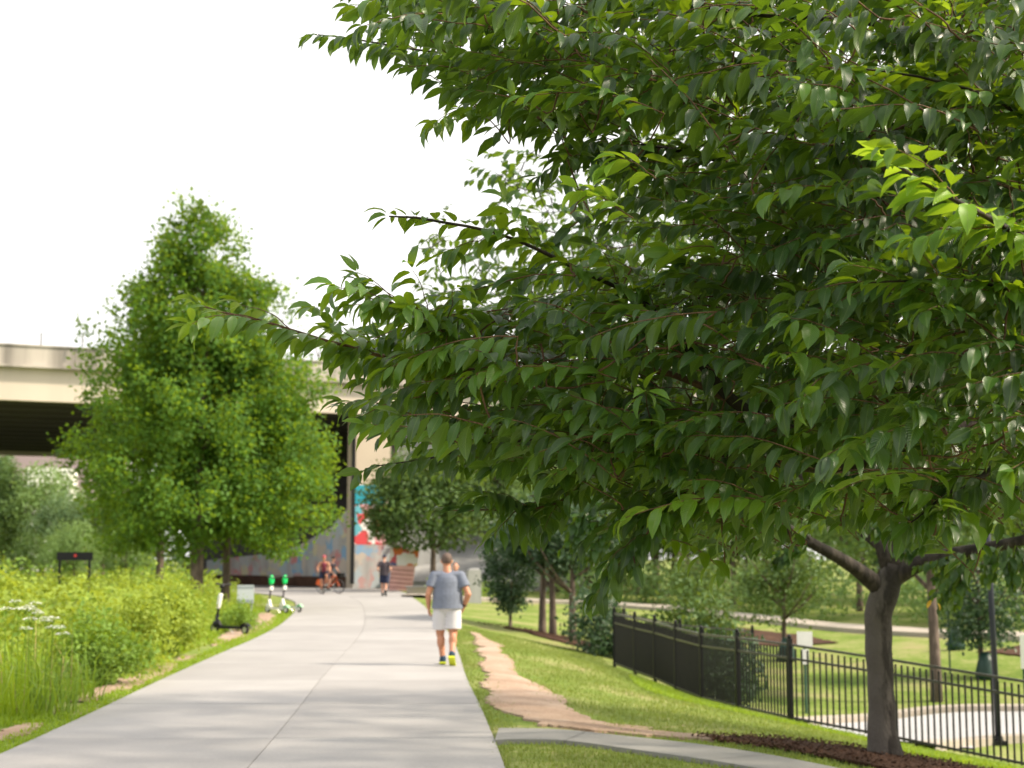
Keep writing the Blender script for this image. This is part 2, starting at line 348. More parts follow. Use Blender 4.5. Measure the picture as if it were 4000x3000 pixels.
M['mint'] = plain('pale_green_plastic', (0.35, 0.72, 0.42), 0.4, var=.06)
M['signface'] = plain('grey_white_sign', (0.5, 0.55, 0.56), 0.5, var=.05, scale=6)
M['signgrey'] = plain('grey_sign_print', (0.28, 0.32, 0.34), 0.5, var=.1)
M['red'] = plain('red_dot', (0.5, 0.03, 0.03), 0.5)

# ------------------------------------------------------------------ terrain
PL = np.array([(-3.9, 4), (-4.15, 8), (-4.33, 12), (-4.39, 13.5), (-4.52, 15.5), (-4.75, 18.9), (-5.0, 23), (-5.31, 29.7), (-5.77, 35.9), (-6.58, 43.4), (-7.2, 48), (-8.4, 55.5), (-10.4, 64), (-13.5, 70.5), (-20, 77), (-32, 83), (-50, 88)])
PR = np.array([(0.3, 4), (0.13, 8), (-0.05, 11.6), (-0.17, 13.2), (-0.28, 15.3), (-0.55, 18.7), (-0.78, 22.8), (-1.2, 29.5), (-1.75, 36.2), (-2.55, 44.4), (-3.05, 50), (-4.0, 59), (-5.3, 70), (-7.4, 79), (-15, 88), (-30, 94), (-50, 98)])
def smooth(a, b, x):
    t = np.clip((x - a) / (b - a), 0, 1); return t * t * (3 - 2 * t)
CTRL = np.array([(-.2, 11, 0), (-.7, 22, 0), (-1.5, 35, 0), (-2.8, 48, 0), (-4.5, 64, 0), (-6, 78, 0), (-10, 95, 0), (-20, 20, 0), (-20, 50, 0), (-30, 100, 0),
    (.2, 14, -.01), (1.06, 13.7, -.05), (2.1, 12.3, -.1), (2.85, 11.2, -.14), (3.65, 14, -.24), (3.2, 16, -.3), (4.5, 11, -.4), (6, 9, -.8), (2.2, 18, -.26), (.9, 22, -.14), (1, 27, -.2),
    (7.1, 19.1, -1.2), (5.43, 20.8, -.98), (4.19, 21.8, -.83), (3.65, 23.4, -.82), (3.29, 25.1, -.82), (3.05, 26.9, -.8), (2.83, 28.6, -.78), (2.58, 30.3, -.76), (2.27, 32, -.75), (9.5, 16.5, -1.4),
    (8, 27, -1.55), (11, 27, -1.55), (6.5, 29, -1.55), (14, 28, -1.55), (5.2, 26.5, -1.4), (8, 24, -1.5), (18, 25, -1.55), (4.4, 30, -1.25), (4, 33, -1.1),
    (5, 36, -1.2), (9.2, 31.5, -1.4), (11, 36, -1.0), (13, 33, -1.2), (7.4, 59, -.55), (14.3, 40, -.6), (2.65, 64, -.35), (-1.3, 63, -.2), (22, 30, -.7),
    (1.2, 39.5, -.45), (0, 41.6, -.3), (.5, 32, -.35), (6, 45, -.9), (10, 70, -.4), (30, 60, -.3), (30, 100, 0), (0, 100, 0), (60, 40, -.5), (60, 10, -1), (20, 10, -1.4), (12, 10, -1.3), (0, 3, 0), (5, 3, -.5), (-60, 60, 0), (-60, 10, 0), (100, 150, 0), (-100, 150, 0)])
def _k(r2): return 0.5 * r2 * np.log(r2 + 1e-9)
_n = len(CTRL); _d2 = ((CTRL[:, None, :2] - CTRL[None, :, :2]) ** 2).sum(-1)
_A = np.zeros((_n + 3, _n + 3)); _A[:_n, :_n] = _k(_d2) + np.eye(_n) * 1.5
_A[:_n, _n] = 1; _A[:_n, _n + 1:] = CTRL[:, :2]; _A[_n, :_n] = 1; _A[_n + 1:, :_n] = CTRL[:, :2].T
_W = np.linalg.solve(_A, np.concatenate([CTRL[:, 2], np.zeros(3)]))
def gz(X, Y):
    X = np.asarray(X, float); Y = np.asarray(Y, float); sh = X.shape; x = X.ravel(); y = Y.ravel(); out = np.empty(len(x))
    for i in range(0, len(x), 20000):
        a, b = x[i:i + 20000], y[i:i + 20000]
        k = _k((a[:, None] - CTRL[None, :, 0]) ** 2 + (b[:, None] - CTRL[None, :, 1]) ** 2)
        out[i:i + 20000] = k @ _W[:_n] + _W[_n] + a * _W[_n + 1] + b * _W[_n + 2]
    xr = np.interp(y, PR[:, 1], PR[:, 0]); xl = np.interp(y, PL[:, 1], PL[:, 0])
    z = out * smooth(0.05, 1.3, x - xr)
    z *= 1 - smooth(75, 130, np.hypot(x, y))
    inside = smooth(-0.05, 0.12, x - xl) * smooth(-0.05, 0.12, xr - x) * (y < 84)
    z = z - 0.015 - 0.05 * inside + 0.02 * np.sin(x * 1.7 + y * .6) * np.sin(y * .9) * smooth(.5, 2, np.maximum(x - xr, xl - x))
    return z.reshape(sh)
def G(x, y): return float(gz(np.array([x]), np.array([y]))[0])

def axis_grid(segs):
    out = []
    for a, b, s in segs: out.append(np.arange(a, b, s))
    return np.concatenate(out + [[segs[-1][1]]])
gx = axis_grid([(-900, -120, 60), (-120, -30, 6), (-30, -9, 1.0), (-9, 9, .18), (9, 30, .7), (30, 120, 6), (120, 900, 60)])
gy = axis_grid([(-60, 4, 8), (4, 46, .22), (46, 100, .8), (100, 220, 8), (220, 1500, 80)])
GX, GY = np.meshgrid(gx, gy, indexing='ij'); GZ = gz(GX, GY)
nx, ny = GX.shape; idx = np.arange(nx * ny).reshape(nx, ny)
ground = np_obj('ground', np.stack([GX, GY, GZ], -1).reshape(-1, 3), np.stack([idx[:-1, :-1], idx[1:, :-1], idx[1:, 1:], idx[:-1, 1:]], -1).reshape(-1, 4), M['grass'], smooth=True)
tag(ground, 'sloping grassy ground of the park', kind='structure')

# ---- main path: a base sheet and two columns of concrete slabs
def resample(poly, n):
    poly = np.asarray(poly, float); s = np.concatenate(([0], np.cumsum(np.linalg.norm(np.diff(poly, axis=0), axis=1))))
    t = np.linspace(0, s[-1], n); return np.stack([np.interp(t, s, poly[:, i]) for i in range(poly.shape[1])], -1)
def spline(poly, n):
    """smooth curve through points (Catmull-Rom), n samples"""
    p = np.asarray(poly, float); q = np.concatenate([[2 * p[0] - p[1]], p, [2 * p[-1] - p[-2]]]); out = []
    k = max(2, n // (len(p) - 1) + 1)
    for i in range(len(p) - 1):
        a, b, c, d = q[i:i + 4]
        for t in np.linspace(0, 1, k, endpoint=False):
            out.append(.5 * ((2 * b) + (c - a) * t + (2 * a - 5 * b + 4 * c - d) * t * t + (3 * b - a - 3 * c + d) * t ** 3))
    out.append(p[-1]); return resample(np.array(out), n)
NR = 37; SUB = 4
_ys = np.array([4, 8, 12, 16, 20, 25, 30, 35, 40, 45, 50, 55, 60]); _f = lambda A: np.column_stack([np.interp(_ys, A[:, 1], A[:, 0]), _ys])
PL2 = np.concatenate([_f(PL), [(-10.4, 64), (-13.5, 70.5), (-20, 77), (-32, 83), (-50, 88)]])
PR2 = np.concatenate([_f(PR), [(-5.3, 70), (-7.4, 79), (-15, 88), (-30, 94), (-50, 98)]])
def _pair(A, B, n):                      # both edges advance together along the centre line
    a, b = spline(A, 400), spline(B, 400)
    ka = np.concatenate(([0], np.cumsum(np.linalg.norm(np.diff(A, axis=0), axis=1)))); kb = np.concatenate(([0], np.cumsum(np.linalg.norm(np.diff(B, axis=0), axis=1)))); kc = (ka + kb) / 2
    t = np.linspace(0, kc[-1], n); ia = np.interp(t, kc, ka) / ka[-1] * 399; ib = np.interp(t, kc, kb) / kb[-1] * 399; k = np.arange(400)
    return np.column_stack([np.interp(ia, k, a[:, i]) for i in (0, 1)]), np.column_stack([np.interp(ib, k, b[:, i]) for i in (0, 1)])
eL, eR = _pair(PL2, PR2, NR * SUB + 1)
def sheet(name, A, B, z0, z1, mat, parent=None, cols=1):
    """strip between polylines A and B at heights z0 (callable or value) with side skirts down by z1"""
    n = len(A); ts = np.linspace(0, 1, cols + 1)
    rows = [A + (B - A) * t for t in ts]; V = []
    for r in rows:
        z = gz(r[:, 0], r[:, 1]) + z0 if callable(gz) and z0 is not None and isinstance(z0, float) and name != 'path' and not name.startswith('slab') else np.full(n, z0)
        V.append(np.column_stack([r, z]))
    top = len(V)
    for k in (0, -1): W = V[k if k == 0 else top - 1].copy(); W[:, 2] -= z1; V.append(W)
    F = []
    for c in range(cols):
        for i in range(n - 1): F.append((c * n + i, (c + 1) * n + i, (c + 1) * n + i + 1, c * n + i + 1))
    a, b = top * n, (top + 1) * n; e = (top - 1) * n
    for i in range(n - 1):
        F.append((a + i, i, i + 1, a + i + 1)); F.append((e + i, b + i, b + i + 1, e + i + 1))
    F.append((0, a) + (b, e) if cols == 1 else tuple([c * n for c in range(cols + 1)][::-1]) + (a, b)); 
    F.append(tuple([c * n + n - 1 for c in range(cols + 1)]) + (b + n - 1, a + n - 1))
    mb = MB(); mb.add(np.concatenate(V), F); return mb.build(name, mat, parent)
path = sheet('path', eL, eR, -0.014, 0.05, M['joint'])
tag(path, 'wide pale concrete trail curving left under the bridge', kind='structure')
mid = eL + (eR - eL) * (0.5 + 0.02)
g = 0.0045
for k in range(NR):
    i0, i1 = k * SUB, (k + 1) * SUB + 1
    for side in (0, 1):
        A = (eL if side == 0 else mid)[i0:i1].copy(); B = (mid if side == 0 else eR)[i0:i1].copy()
        w = B - A; w /= np.linalg.norm(w, axis=1)[:, None]
        if side == 0: B = B - w * g
        else: A = A + w * g
        for E in (A, B):
            t = E[1] - E[0]; E[0] += t / np.linalg.norm(t) * g * 1.6
            t = E[-1] - E[-2]; E[-1] -= t / np.linalg.norm(t) * g * 1.6
        zz = 0.0 + random.uniform(-.0015, .0015)
        mb = MB(); n = len(A)
        V = np.concatenate([np.column_stack([A, np.full(n, zz)]), np.column_stack([B, np.full(n, zz)]), np.column_stack([A, np.full(n, -.012)]), np.column_stack([B, np.full(n, -.012)])])
        F = [(i, n + i, n + i + 1, i + 1) for i in range(n - 1)] + [(2 * n + i, i, i + 1, 2 * n + i + 1) for i in range(n - 1)] + [(n + i, 3 * n + i, 3 * n + i + 1, n + i + 1) for i in range(n - 1)]
        F += [(0, 2 * n, 3 * n, n), (n - 1, 2 * n - 1, 4 * n - 1, 3 * n - 1)]
        mb.add(V, F); mb.build('slab', M['path'], path)

def drape(name, center, widths, mat, dz, n=80, cols=6, rag=0.0, label=None, seed=1, thick=0.03):
    """a strip draped on the ground along a centre line, optional ragged edge"""
    c = spline(center, n); w = np.interp(np.linspace(0, 1, n), np.linspace(0, 1, len(widths)), widths)
    T = np.gradient(c, axis=0); T /= np.linalg.norm(T, axis=1)[:, None]; N_ = np.column_stack([-T[:, 1], T[:, 0]])
    r = np.random.default_rng(seed); q = lambda: (np.convolve(r.normal(0, 1, n + 30), np.ones(9) / 3, 'valid')[:n] * .8 + r.normal(0, .35, n)) * rag
    A = c + N_ * (w / 2 + q())[:, None]; B = c - N_ * (w / 2 + q())[:, None]
    V = []
    for t in np.linspace(0, 1, cols + 1):
        p = A + (B - A) * t; V.append(np.column_stack([p, gz(p[:, 0], p[:, 1]) + dz]))
    for k in (0, cols): W = V[k].copy(); W[:, 2] -= thick; V.append(W)
    F = [(c_ * n + i, (c_) * n + i + 1, (c_ + 1) * n + i + 1, (c_ + 1) * n + i) for c_ in range(cols) for i in range(n - 1)]
    a, b, e = (cols + 1) * n, (cols + 2) * n, cols * n
    F += [(a + i, a + i + 1, i + 1, i) for i in range(n - 1)] + [(e + i, e + i + 1, b + i + 1, b + i) for i in range(n - 1)]
    mb = MB(); mb.add(np.concatenate(V), F); o = mb.build(name, mat, smooth=False)
    tag(o, label, kind='structure'); return o

# dirt along both edges of the trail
drape('dirt_track', [(1.35, 14.75), (.55, 15.1), (.2, 16.8), (.02, 19), (-.14, 21.1), (-.5, 28.2), (-.85, 33)], [.7, .9, .6, .42, .36, .3, .12], M['dirt'], .022, 170, 6, .075, 'worn sandy dirt track beside the right edge of the trail', 3)
drape('dirt_patch', [(.3, 14.75), (1.2, 14.55), (2.2, 14.3), (2.9, 14.0)], [.5, .65, .5, .2], M['dirt'], .026, 50, 5, .07, 'bare brown dirt behind the narrow side path', 4)
drape('dirt_track', [(-4.72, 13.2), (-4.85, 14.6)], [.35, .3], M['dirt'], .022, 30, 4, .06, 'short bare dirt patch on left verge at the photo corner', 5)
drape('dirt_track', [(-4.95, 16.8), (-5.2, 19.6), (-5.35, 22), (-5.5, 24.5)], [.15, .33, .28, .1], M['dirt'], .022, 60, 4, .06, 'thin sandy wear line in the left verge grass', 6)
drape('dirt_track', [(-5.7, 27.5), (-6.05, 31.5), (-6.35, 35.5), (-6.85, 39.5), (-7.4, 43.5)], [.12, .75, .7, .5, .4], M['dirt'], .022, 60, 4, .07, 'orange dirt strip beside the parked scooters', 7)
# narrow side path on the right
SP = [(-.14, 13.55), (.6, 13.5), (1.3, 13.1), (2.0, 12.45), (2.7, 11.6), (3.4, 10.5), (4.6, 8.4)]
sp_ = spline(SP, 61); T_ = np.gradient(sp_, axis=0); T_ /= np.linalg.norm(T_, axis=1)[:, None]; N_ = np.column_stack([-T_[:, 1], T_[:, 0]])
side_path = drape('side_path', SP, [.82, .8, .8], M['joint'], .030, 61, 4, 0, 'narrow grey concrete side path curving down to the right')
k0 = 0
for k1 in (6, 20, 36, 48, 60):
    A = sp_[k0:k1 + 1] + N_[k0:k1 + 1] * .42; B = sp_[k0:k1 + 1] - N_[k0:k1 + 1] * .42
    if k0: A[0] += T_[k0] * .008; B[0] += T_[k0] * .008
    n = len(A); za = gz(A[:, 0], A[:, 1]) + .045; zb = gz(B[:, 0], B[:, 1]) + .045
    V = np.concatenate([np.column_stack([A, za]), np.column_stack([B, zb]), np.column_stack([A, za - .06]), np.column_stack([B, zb - .06])])
    F = [(i, i + 1, n + i + 1, n + i) for i in range(n - 1)] + [(2 * n + i, 2 * n + i + 1, i + 1, i) for i in range(n - 1)] + [(n + i, n + i + 1, 3 * n + i + 1, 3 * n + i) for i in range(n - 1)] + [(0, n, 3 * n, 2 * n), (n - 1, 3 * n - 1, 4 * n - 1, 2 * n - 1)][:1]
    MB().add(V, F).build('slab', M['sidewalk'], side_path); k0 = k1
# mulch ring of the cherry tree, beds, far paths
TREE2 = np.array((3.66, 14.0)); 
drape('mulch_bed', [(1.95, 14.2), (2.6, 14.1), (3.3, 13.7), (3.9, 13.3), (4.7, 12.7), (5.1, 12.3)], [.2, .6, 1.5, 1.6, 1.0, .3], M['mulch'], .05, 60, 8, .06, 'dark bark mulch around the foot of the cherry trunk', 8)
drape('mulch_bed', [(-.2, 39.5), (.8, 39.3), (1.8, 38.2), (2.4, 36.8)], [.6, 1.6, 1.7, .6], M['mulch'], .04, 40, 6, .08, 'reddish mulch bed under three small trunks', 9)
drape('mulch_bed', [(6.6, 50), (7.6, 46), (8.8, 43)], [2.5, 4, 2.2], M['mulch'], .04, 40, 6, .1, 'brown mulched bank below the far walkway', 10)
drape('mulch_bed', [(13.2, 38.5), (14.6, 36.5), (16, 34.5)], [1.8, 2.6, 2.5], M['mulch'], .04, 40, 6, .1, 'brown mulched bank at the right edge behind the lamp post', 11)
drape('dirt_patch', [(3.75, 27), (4.1, 25.2), (4.5, 23.8)], [.8, 1.3, .7], M['mulch'], .04, 30, 5, .08, 'bare brown bank behind the fence under dark shrub', 12)
drape('far_path', [(-4.1, 61), (-1.3, 63), (2.65, 64), (5.2, 62.3), (7.4, 59), (11, 49.5), (14.3, 40.6), (17.5, 34), (22, 28)], [2.2, 1.7, 1.5, 1.4, 1.3, 1.1, .9, .9], M['kerb'], .14, 90, 3, 0, 'pale raised concrete walkway crossing behind the lawn', thick=.3)
# driveway behind the fence with kerbs
DR = [(6.3, 24.2), (6.9, 26.2), (8.2, 27.4), (10, 27.9), (12.4, 27.5), (15, 26), (19, 23)]
dr = spline(DR, 61)
drive = drape('driveway', DR, [2.6, 3.6, 4.2, 4.2, 4.2], M['asphalt'], .03, 61, 6, 0, 'grey concrete driveway curving behind the black fence')
T_ = np.gradient(dr, axis=0); T_ /= np.linalg.norm(T_, axis=1)[:, None]; N_ = np.column_stack([-T_[:, 1], T_[:, 0]])
drape('kerb', (dr + N_ * np.interp(np.linspace(0, 1, 61), [0, .3, .6], [1.5, 2.1, 2.3])[:, None])[::6], [.32], M['kerb'], .13, 61, 2, 0, 'tan kerb on the far side of the driveway', thick=.2)
isl = spline([(6.1, 21.5), (7.0, 23.6), (8.3, 25.3), (10, 25.9), (12.5, 25.4), (16, 23.5)], 50)
drape('kerb', isl[::7], [.3], M['kerb'], .13, 50, 2, 0, 'tan kerb curving round the grass island under lamp post', thick=.2)

# ------------------------------------------------------------------ leaf shapes and foliage builders
def leaf_geo(arch=.8, fold=.5, width=.4, twist=0.0, lean=0.0, hi=True):
    if hi: ts = np.array([0, .14, .2, .36, .56, .74, .9, 1]); ws = np.array([.03, .03, .46, .9, 1.0, .74, .27, .0])
    else: ts = np.array([0, .16, .42, .72, 1]); ws = np.array([.04, .2, 1.0, .8, .0])
    V = []; UV = []; x = z = 0.0; a = .25; y0 = 0
    for i, t in enumerate(ts):
        if i:
            dt = t - ts[i - 1]; a -= arch * dt; x += math.cos(a) * dt; z += math.sin(a) * dt; y0 += lean * dt * t
        w = ws[i] * width / 2; tw = twist * t
        nx_, nz_ = -math.sin(a), math.cos(a)
        for s in (-1, 0, 1):
            up = fold * w * abs(s) * .6
            yy = s * w * math.cos(tw); zz = up + s * w * math.sin(tw)
            V.append((x + nx_ * zz, y0 + yy, z + nz_ * zz)); UV.append((t, .5 + .5 * s * ws[i]))
    n = len(ts); F = []
    for i in range(n - 1):
        b = i * 3
        for s in (0, 1):
            if i == n - 2: F.append((b + s, 3 * (n - 1) + 1, b + s + 1))
            else: F += [(b + s, b + 3 + s, b + 3 + s + 1), (b + s, b + 3 + s + 1, b + s + 1)]
    V = np.array(V); V = np.delete(V, [3 * (n - 1), 3 * (n - 1) + 2], 0); UV = np.delete(np.array(UV), [3 * (n - 1), 3 * (n - 1) + 2], 0)
    F = np.array(F); F[F == 3 * (n - 1) + 1] = 3 * (n - 1)
    return V, F, UV
HI = [leaf_geo(a, f, w, t, l) for a, f, w, t, l in ((.9, .5, .34, .1, .1), (1.3, .7, .31, -.15, -.12), (.6, .35, .37, .2, .15), (1.6, .6, .31, .0, .0), (1.0, .95, .36, -.25, .2), (.4, .5, .33, .15, -.1), (1.2, .4, .35, .3, -.2))]
LO = [leaf_geo(a, f, w, t, l, False) for a, f, w, t, l in ((.7, .5, .44, .1, .1), (1.1, .7, .42, -.15, -.1), (.5, .3, .46, .2, .1))]
def frames(X, Nrm):
    X = X / (np.linalg.norm(X, axis=1)[:, None] + 1e-9); Z = Nrm - X * (Nrm * X).sum(1)[:, None]; Z /= np.linalg.norm(Z, axis=1)[:, None] + 1e-9
    Y = np.cross(Z, X); return np.stack([X, Y, Z], -1)         # columns
def foliage(name, pos, Rm, size, mat, parent, variants, vid=None, midx=None):
    if vid is None: vid = rng.integers(0, len(variants), len(pos))
    VV, FF, UU, MI = [], [], [], []; off = 0
    for k, (V, F, U) in enumerate(variants):
        s = np.where(vid == k)[0]
        if not len(s): continue
        W = np.einsum('nij,vj->nvi', Rm[s], V) * size[s][:, None, None] + pos[s][:, None, :]
        VV.append(W.reshape(-1, 3)); n = len(V)
        FF.append((F[None] + (np.arange(len(s)) * n)[:, None, None] + off).reshape(-1, F.shape[1])); UU.append(np.tile(U, (len(s), 1))); off += n * len(s)
        MI.append(np.repeat(np.zeros(len(s), int) if midx is None else midx[s], len(F)))
    o = np_obj(name, np.concatenate(VV), np.concatenate(FF), mat, parent, uv=np.concatenate(UU), smooth=True, midx=np.concatenate(MI)); o['kind'] = 'stuff'; return o
DIA = (np.array([(0, 0, 0), (.5, .32, .06), (1, 0, 0), (.5, -.32, .06)], float), np.array([(0, 1, 2), (0, 2, 3)]), np.array([(0, .5), (.5, 1), (1, .5), (.5, 0)]))
BLADE = (np.array([(0, -.5, 0), (0, .5, 0), (.02, -.35, .55), (.02, .35, .55), (.22, 0, 1.0)], float), np.array([(0, 1, 3), (0, 3, 2), (2, 3, 4)]), np.zeros((5, 2)))
def rand_dir(n):
    v = rng.normal(0, 1, (n, 3)); return v / np.linalg.norm(v, axis=1)[:, None]

# ---- shoots of a cherry: alternate leaves hanging off an arching twig
class Cherry:
    def __init__(s): s.pos = []; s.ax = []; s.nr = []; s.sz = []; s.mi = []; s.twigs = MB(); s.nodes = []
    def leaves_on(s, pts, spacing=.034, size=(.098, .152), mat=0, start=0.15, tip=True, droop=1.0):
        L = np.concatenate(([0], np.cumsum(np.linalg.norm(np.diff(pts, axis=0), axis=1)))); tot = L[-1]
        d = tot * start; side = random.choice((-1, 1)); g0 = random.choice((random.uniform(-.15, .25), random.uniform(.2, .7), random.uniform(.5, 1.05))); f0 = random.uniform(.4, .85); l0 = random.uniform(.45, .85)
        while d < tot:
            p = np.array([np.interp(d, L, pts[:, i]) for i in range(3)]); j = min(len(pts) - 2, max(0, int(np.searchsorted(L, d)) - 1))
            t = pts[j + 1] - pts[j]; t /= np.linalg.norm(t) + 1e-9
            lat = np.cross(t, (0, 0, 1.0)); lat /= np.linalg.norm(lat) + 1e-9
            rel = d / tot; g = droop * (g0 + random.uniform(-.15, .2)) * (1.1 - .6 * rel)
            a = t * (f0 + random.uniform(-.12, .12)) + lat * side * (l0 + random.uniform(-.15, .15)) - np.array((0, 0, 1.0)) * g + rng.normal(0, .09, 3)
            nrm = np.array((0, 0, 1.0)) + lat * side * .7 + t * .25 + rng.normal(0, .15, 3)
            sz = random.uniform(*size) * (1 - .45 * max(0, rel - .8) / .2) * (1 if random.random() > .12 else .7)
            s.pos.append(p); s.ax.append(a); s.nr.append(nrm); s.sz.append(sz * 1.1); s.mi.append(mat)
            side = -side; d += spacing * random.uniform(.75, 1.3)
        if tip:
            t = pts[-1] - pts[-2]; t /= np.linalg.norm(t)
            for k in range(3):
                s.pos.append(pts[-1]); s.ax.append(t + rng.normal(0, .4, 3)); s.nr.append(np.array((0, 0, 1.0)) + rng.normal(0, .4, 3)); s.sz.append(random.uniform(.085, .135)); s.mi.append(mat)
    def shoot(s, base, tip, attach=None, mat=0, r=.0035, size=(.098, .152), spacing=.034, lift=.08, droop=1.0):
        base = np.asarray(base); tip = np.asarray(tip); L = np.linalg.norm(tip - base)
        t = np.linspace(0, 1, 8)[:, None]
        pts = base + (tip - base) * t + np.array((0, 0, 1.0)) * (4 * t * (1 - t)) * L * lift + np.cumsum(rng.normal(0, .004, (8, 3)), 0)
        if attach is not None:
            q = np.linspace(0, 1, 6)[:-1, None]; d = np.linalg.norm(base - attach)
            con = attach + (base - attach) * q - np.array((0, 0, 1.0)) * (4 * q * (1 - q)) * d * .06 + rng.normal(0, .003, (5, 3)) * (q > 0)
            allp = np.concatenate([con, pts])
            s.twigs.tube(allp, np.linspace(r * 1.4, r * .45, len(allp)), 5, caps=False)
            s.nodes += list(allp[2::2])
            if d > .25: s.leaves_on(con, spacing * 1.6, size, mat, .3, False, droop)
        else: s.twigs.tube(pts, np.linspace(r, r * .4, 8), 5, caps=False); s.nodes += list(pts[::2])
        s.leaves_on(pts, spacing, size, mat, 0.05, True, droop)
    def arrays(s):
        return np.array(s.pos), frames(np.array(s.ax), np.array(s.nr)), np.array(s.sz), np.array(s.mi)

def in_poly(x, y, poly):
    c = False; n = len(poly); j = n - 1
    for i in range(n):
        xi, yi = poly[i]; xj, yj = poly[j]
        if (yi > y) != (yj > y) and x < (xj - xi) * (y - yi) / (yj - yi) + xi: c = not c
        j = i
    return c

# ------------------------------------------------------------------ near cherry tree (trunk just outside the frame on the right)
near_tree = empty('cherry_tree', (2.98, 6.6, G(2.98, 6.6)), 0, 'near cherry tree whose leafy boughs fill the upper right, its trunk out of sight', 'tree')
def to_local(root, A): return np.asarray(A) - np.array(root.location)
FK = P(4420, 1830, 6.6)
LIMBS = [
 [(4420, 1830, 6.6, .06), (3900, 1680, 6.2, .035), (3450, 1695, 6.0, .032), (3100, 1685, 5.9, .029), (2870, 1570, 5.8, .026), (2700, 1370, 5.7, .019), (2500, 1172, 5.6, .014), (2269, 1064, 5.45, .0095), (1950, 920, 5.3, .006), (1650, 865, 5.2, .005), (1520, 845, 5.2, .003)],
 [(4420, 1830, 6.6, .07), (4050, 1350, 6.7, .04), (3600, 960, 6.6, .033), (3284, 658, 6.5, .026), (3000, 400, 6.5, .02), (2600, 235, 6.5, .014), (2200, 190, 6.5, .01), (1750, 215, 6.5, .006), (1400, 165, 6.5, .004), (1230, 135, 6.5, .003)],
 [(2870, 1570, 5.8, .016), (2560, 1450, 5.8, .013), (2000, 1450, 5.7, .011), (1750, 1430, 5.6, .009), (1500, 1385, 5.5, .007), (1250, 1315, 5.4, .006), (980, 1235, 5.3, .0045), (790, 1195, 5.3, .003)],
 [(1870, 1425, 5.65, .006), (1790, 1345, 5.4, .005), (1620, 1230, 5.2, .0045), (1440, 1165, 5.15, .003)],
 [(3700, 1690, 6.1, .022), (3300, 1830, 6.3, .02), (2950, 1805, 6.2, .017), (2400, 1740, 6.1, .011), (1950, 1735, 6.0, .006), (1700, 1800, 5.95, .004), (1420, 1838, 5.9, .002)],
 [(4420, 1830, 6.6, .05), (4250, 1150, 4.6, .012), (3900, 880, 4.1, .009), (3620, 730, 4.0, .006), (3450, 610, 4.0, .004)],
 [(4420, 1830, 6.6, .05), (4300, 900, 6.2, .03), (3900, 480, 5.9, .02), (3500, 130, 5.8, .015), (2900, 60, 5.8, .01), (2300, -40, 5.8, .007), (1800, -60, 5.8, .005), (1400, -45, 5.8, .003)],
 [(2800, 310, 6.5, .01), (2500, 400, 6.3, .008), (2150, 425, 6.2, .005), (1800, 425, 6.2, .003)],
 [(2950, 1805, 6.2, .01), (2700, 1920, 5.8, .007), (2540, 2090, 5.6, .004), (2480, 2200, 5.55, .0025)],
 [(4420, 1830, 6.6, .05), (4200, 1300, 5.0, .011), (3850, 1110, 4.5, .006), (3500, 1095, 4.4, .004), (3370, 1105, 4.4, .0025)],
 [(4420, 1830, 6.6, .05), (4300, 1500, 7.6, .03), (3700, 1250, 8.0, .02), (3000, 950, 8.2, .012), (2500, 700, 8.2, .006)],
 [(2400, 1740, 6.1, .006), (2200, 1950, 6.0, .005), (1950, 1985, 5.9, .0035), (1720, 1985, 5.9, .002)],
 [(3284, 658, 6.5, .018), (2900, 640, 6.3, .012), (2500, 560, 6.1, .006), (2200, 620, 6.0, .003)],
 [(4000, 1690, 6.2, .02), (3850, 1850, 5.4, .012), (3700, 1930, 5.2, .006), (3560, 2040, 5.1, .003)],
 [(4420, 1830, 6.6, .04), (4330, 1250, 4.8, .012), (4050, 520, 4.6, .008), (3700, 330, 4.6, .005), (3300, 260, 4.6, .003)],
 [(3900, 480, 5.9, .012), (3600, 480, 5.2, .008), (3250, 560, 5.0, .005), (2950, 500, 5.0, .003)],
]
ch = Cherry(); limb_pts = []
tb = MB(); b0 = np.array((2.98, 6.6, G(2.98, 6.6)))
tb.tube(to_local(near_tree, spline(np.array([b0 - (0, 0, .1), b0 + (0.02, .02, .4), b0 + (-.03, 0, .9), FK + (.03, 0, .04)]), 12)), [.2, .165, .15, .14, .14, .135, .13, .13, .13, .13, .125, .12], 14)
tb.build('trunk', M['bark'], near_tree, True)
limb_curves = []
for Lb in LIMBS:
    pts = np.array([P(*q[:3]) for q in Lb]); rad = [q[3] for q in Lb]
    c = spline(pts, 40); n = len(c); c[2:-1] += np.cumsum(rng.normal(0, .0025, (n - 3, 3)), 0) * .6
    rr = np.interp(np.linspace(0, 1, n), np.concatenate(([0], np.cumsum(np.linalg.norm(np.diff(pts, axis=0), axis=1)))) / np.sum(np.linalg.norm(np.diff(pts, axis=0), axis=1)), rad)
    mb = MB(); mb.tube(to_local(near_tree, c), rr, 8); mb.build('limb', M['twig'] if max(rad) < .0165 else M['bark'], near_tree, True)
    limb_curves.append((c, rr)); ch.nodes += list(c[4:])
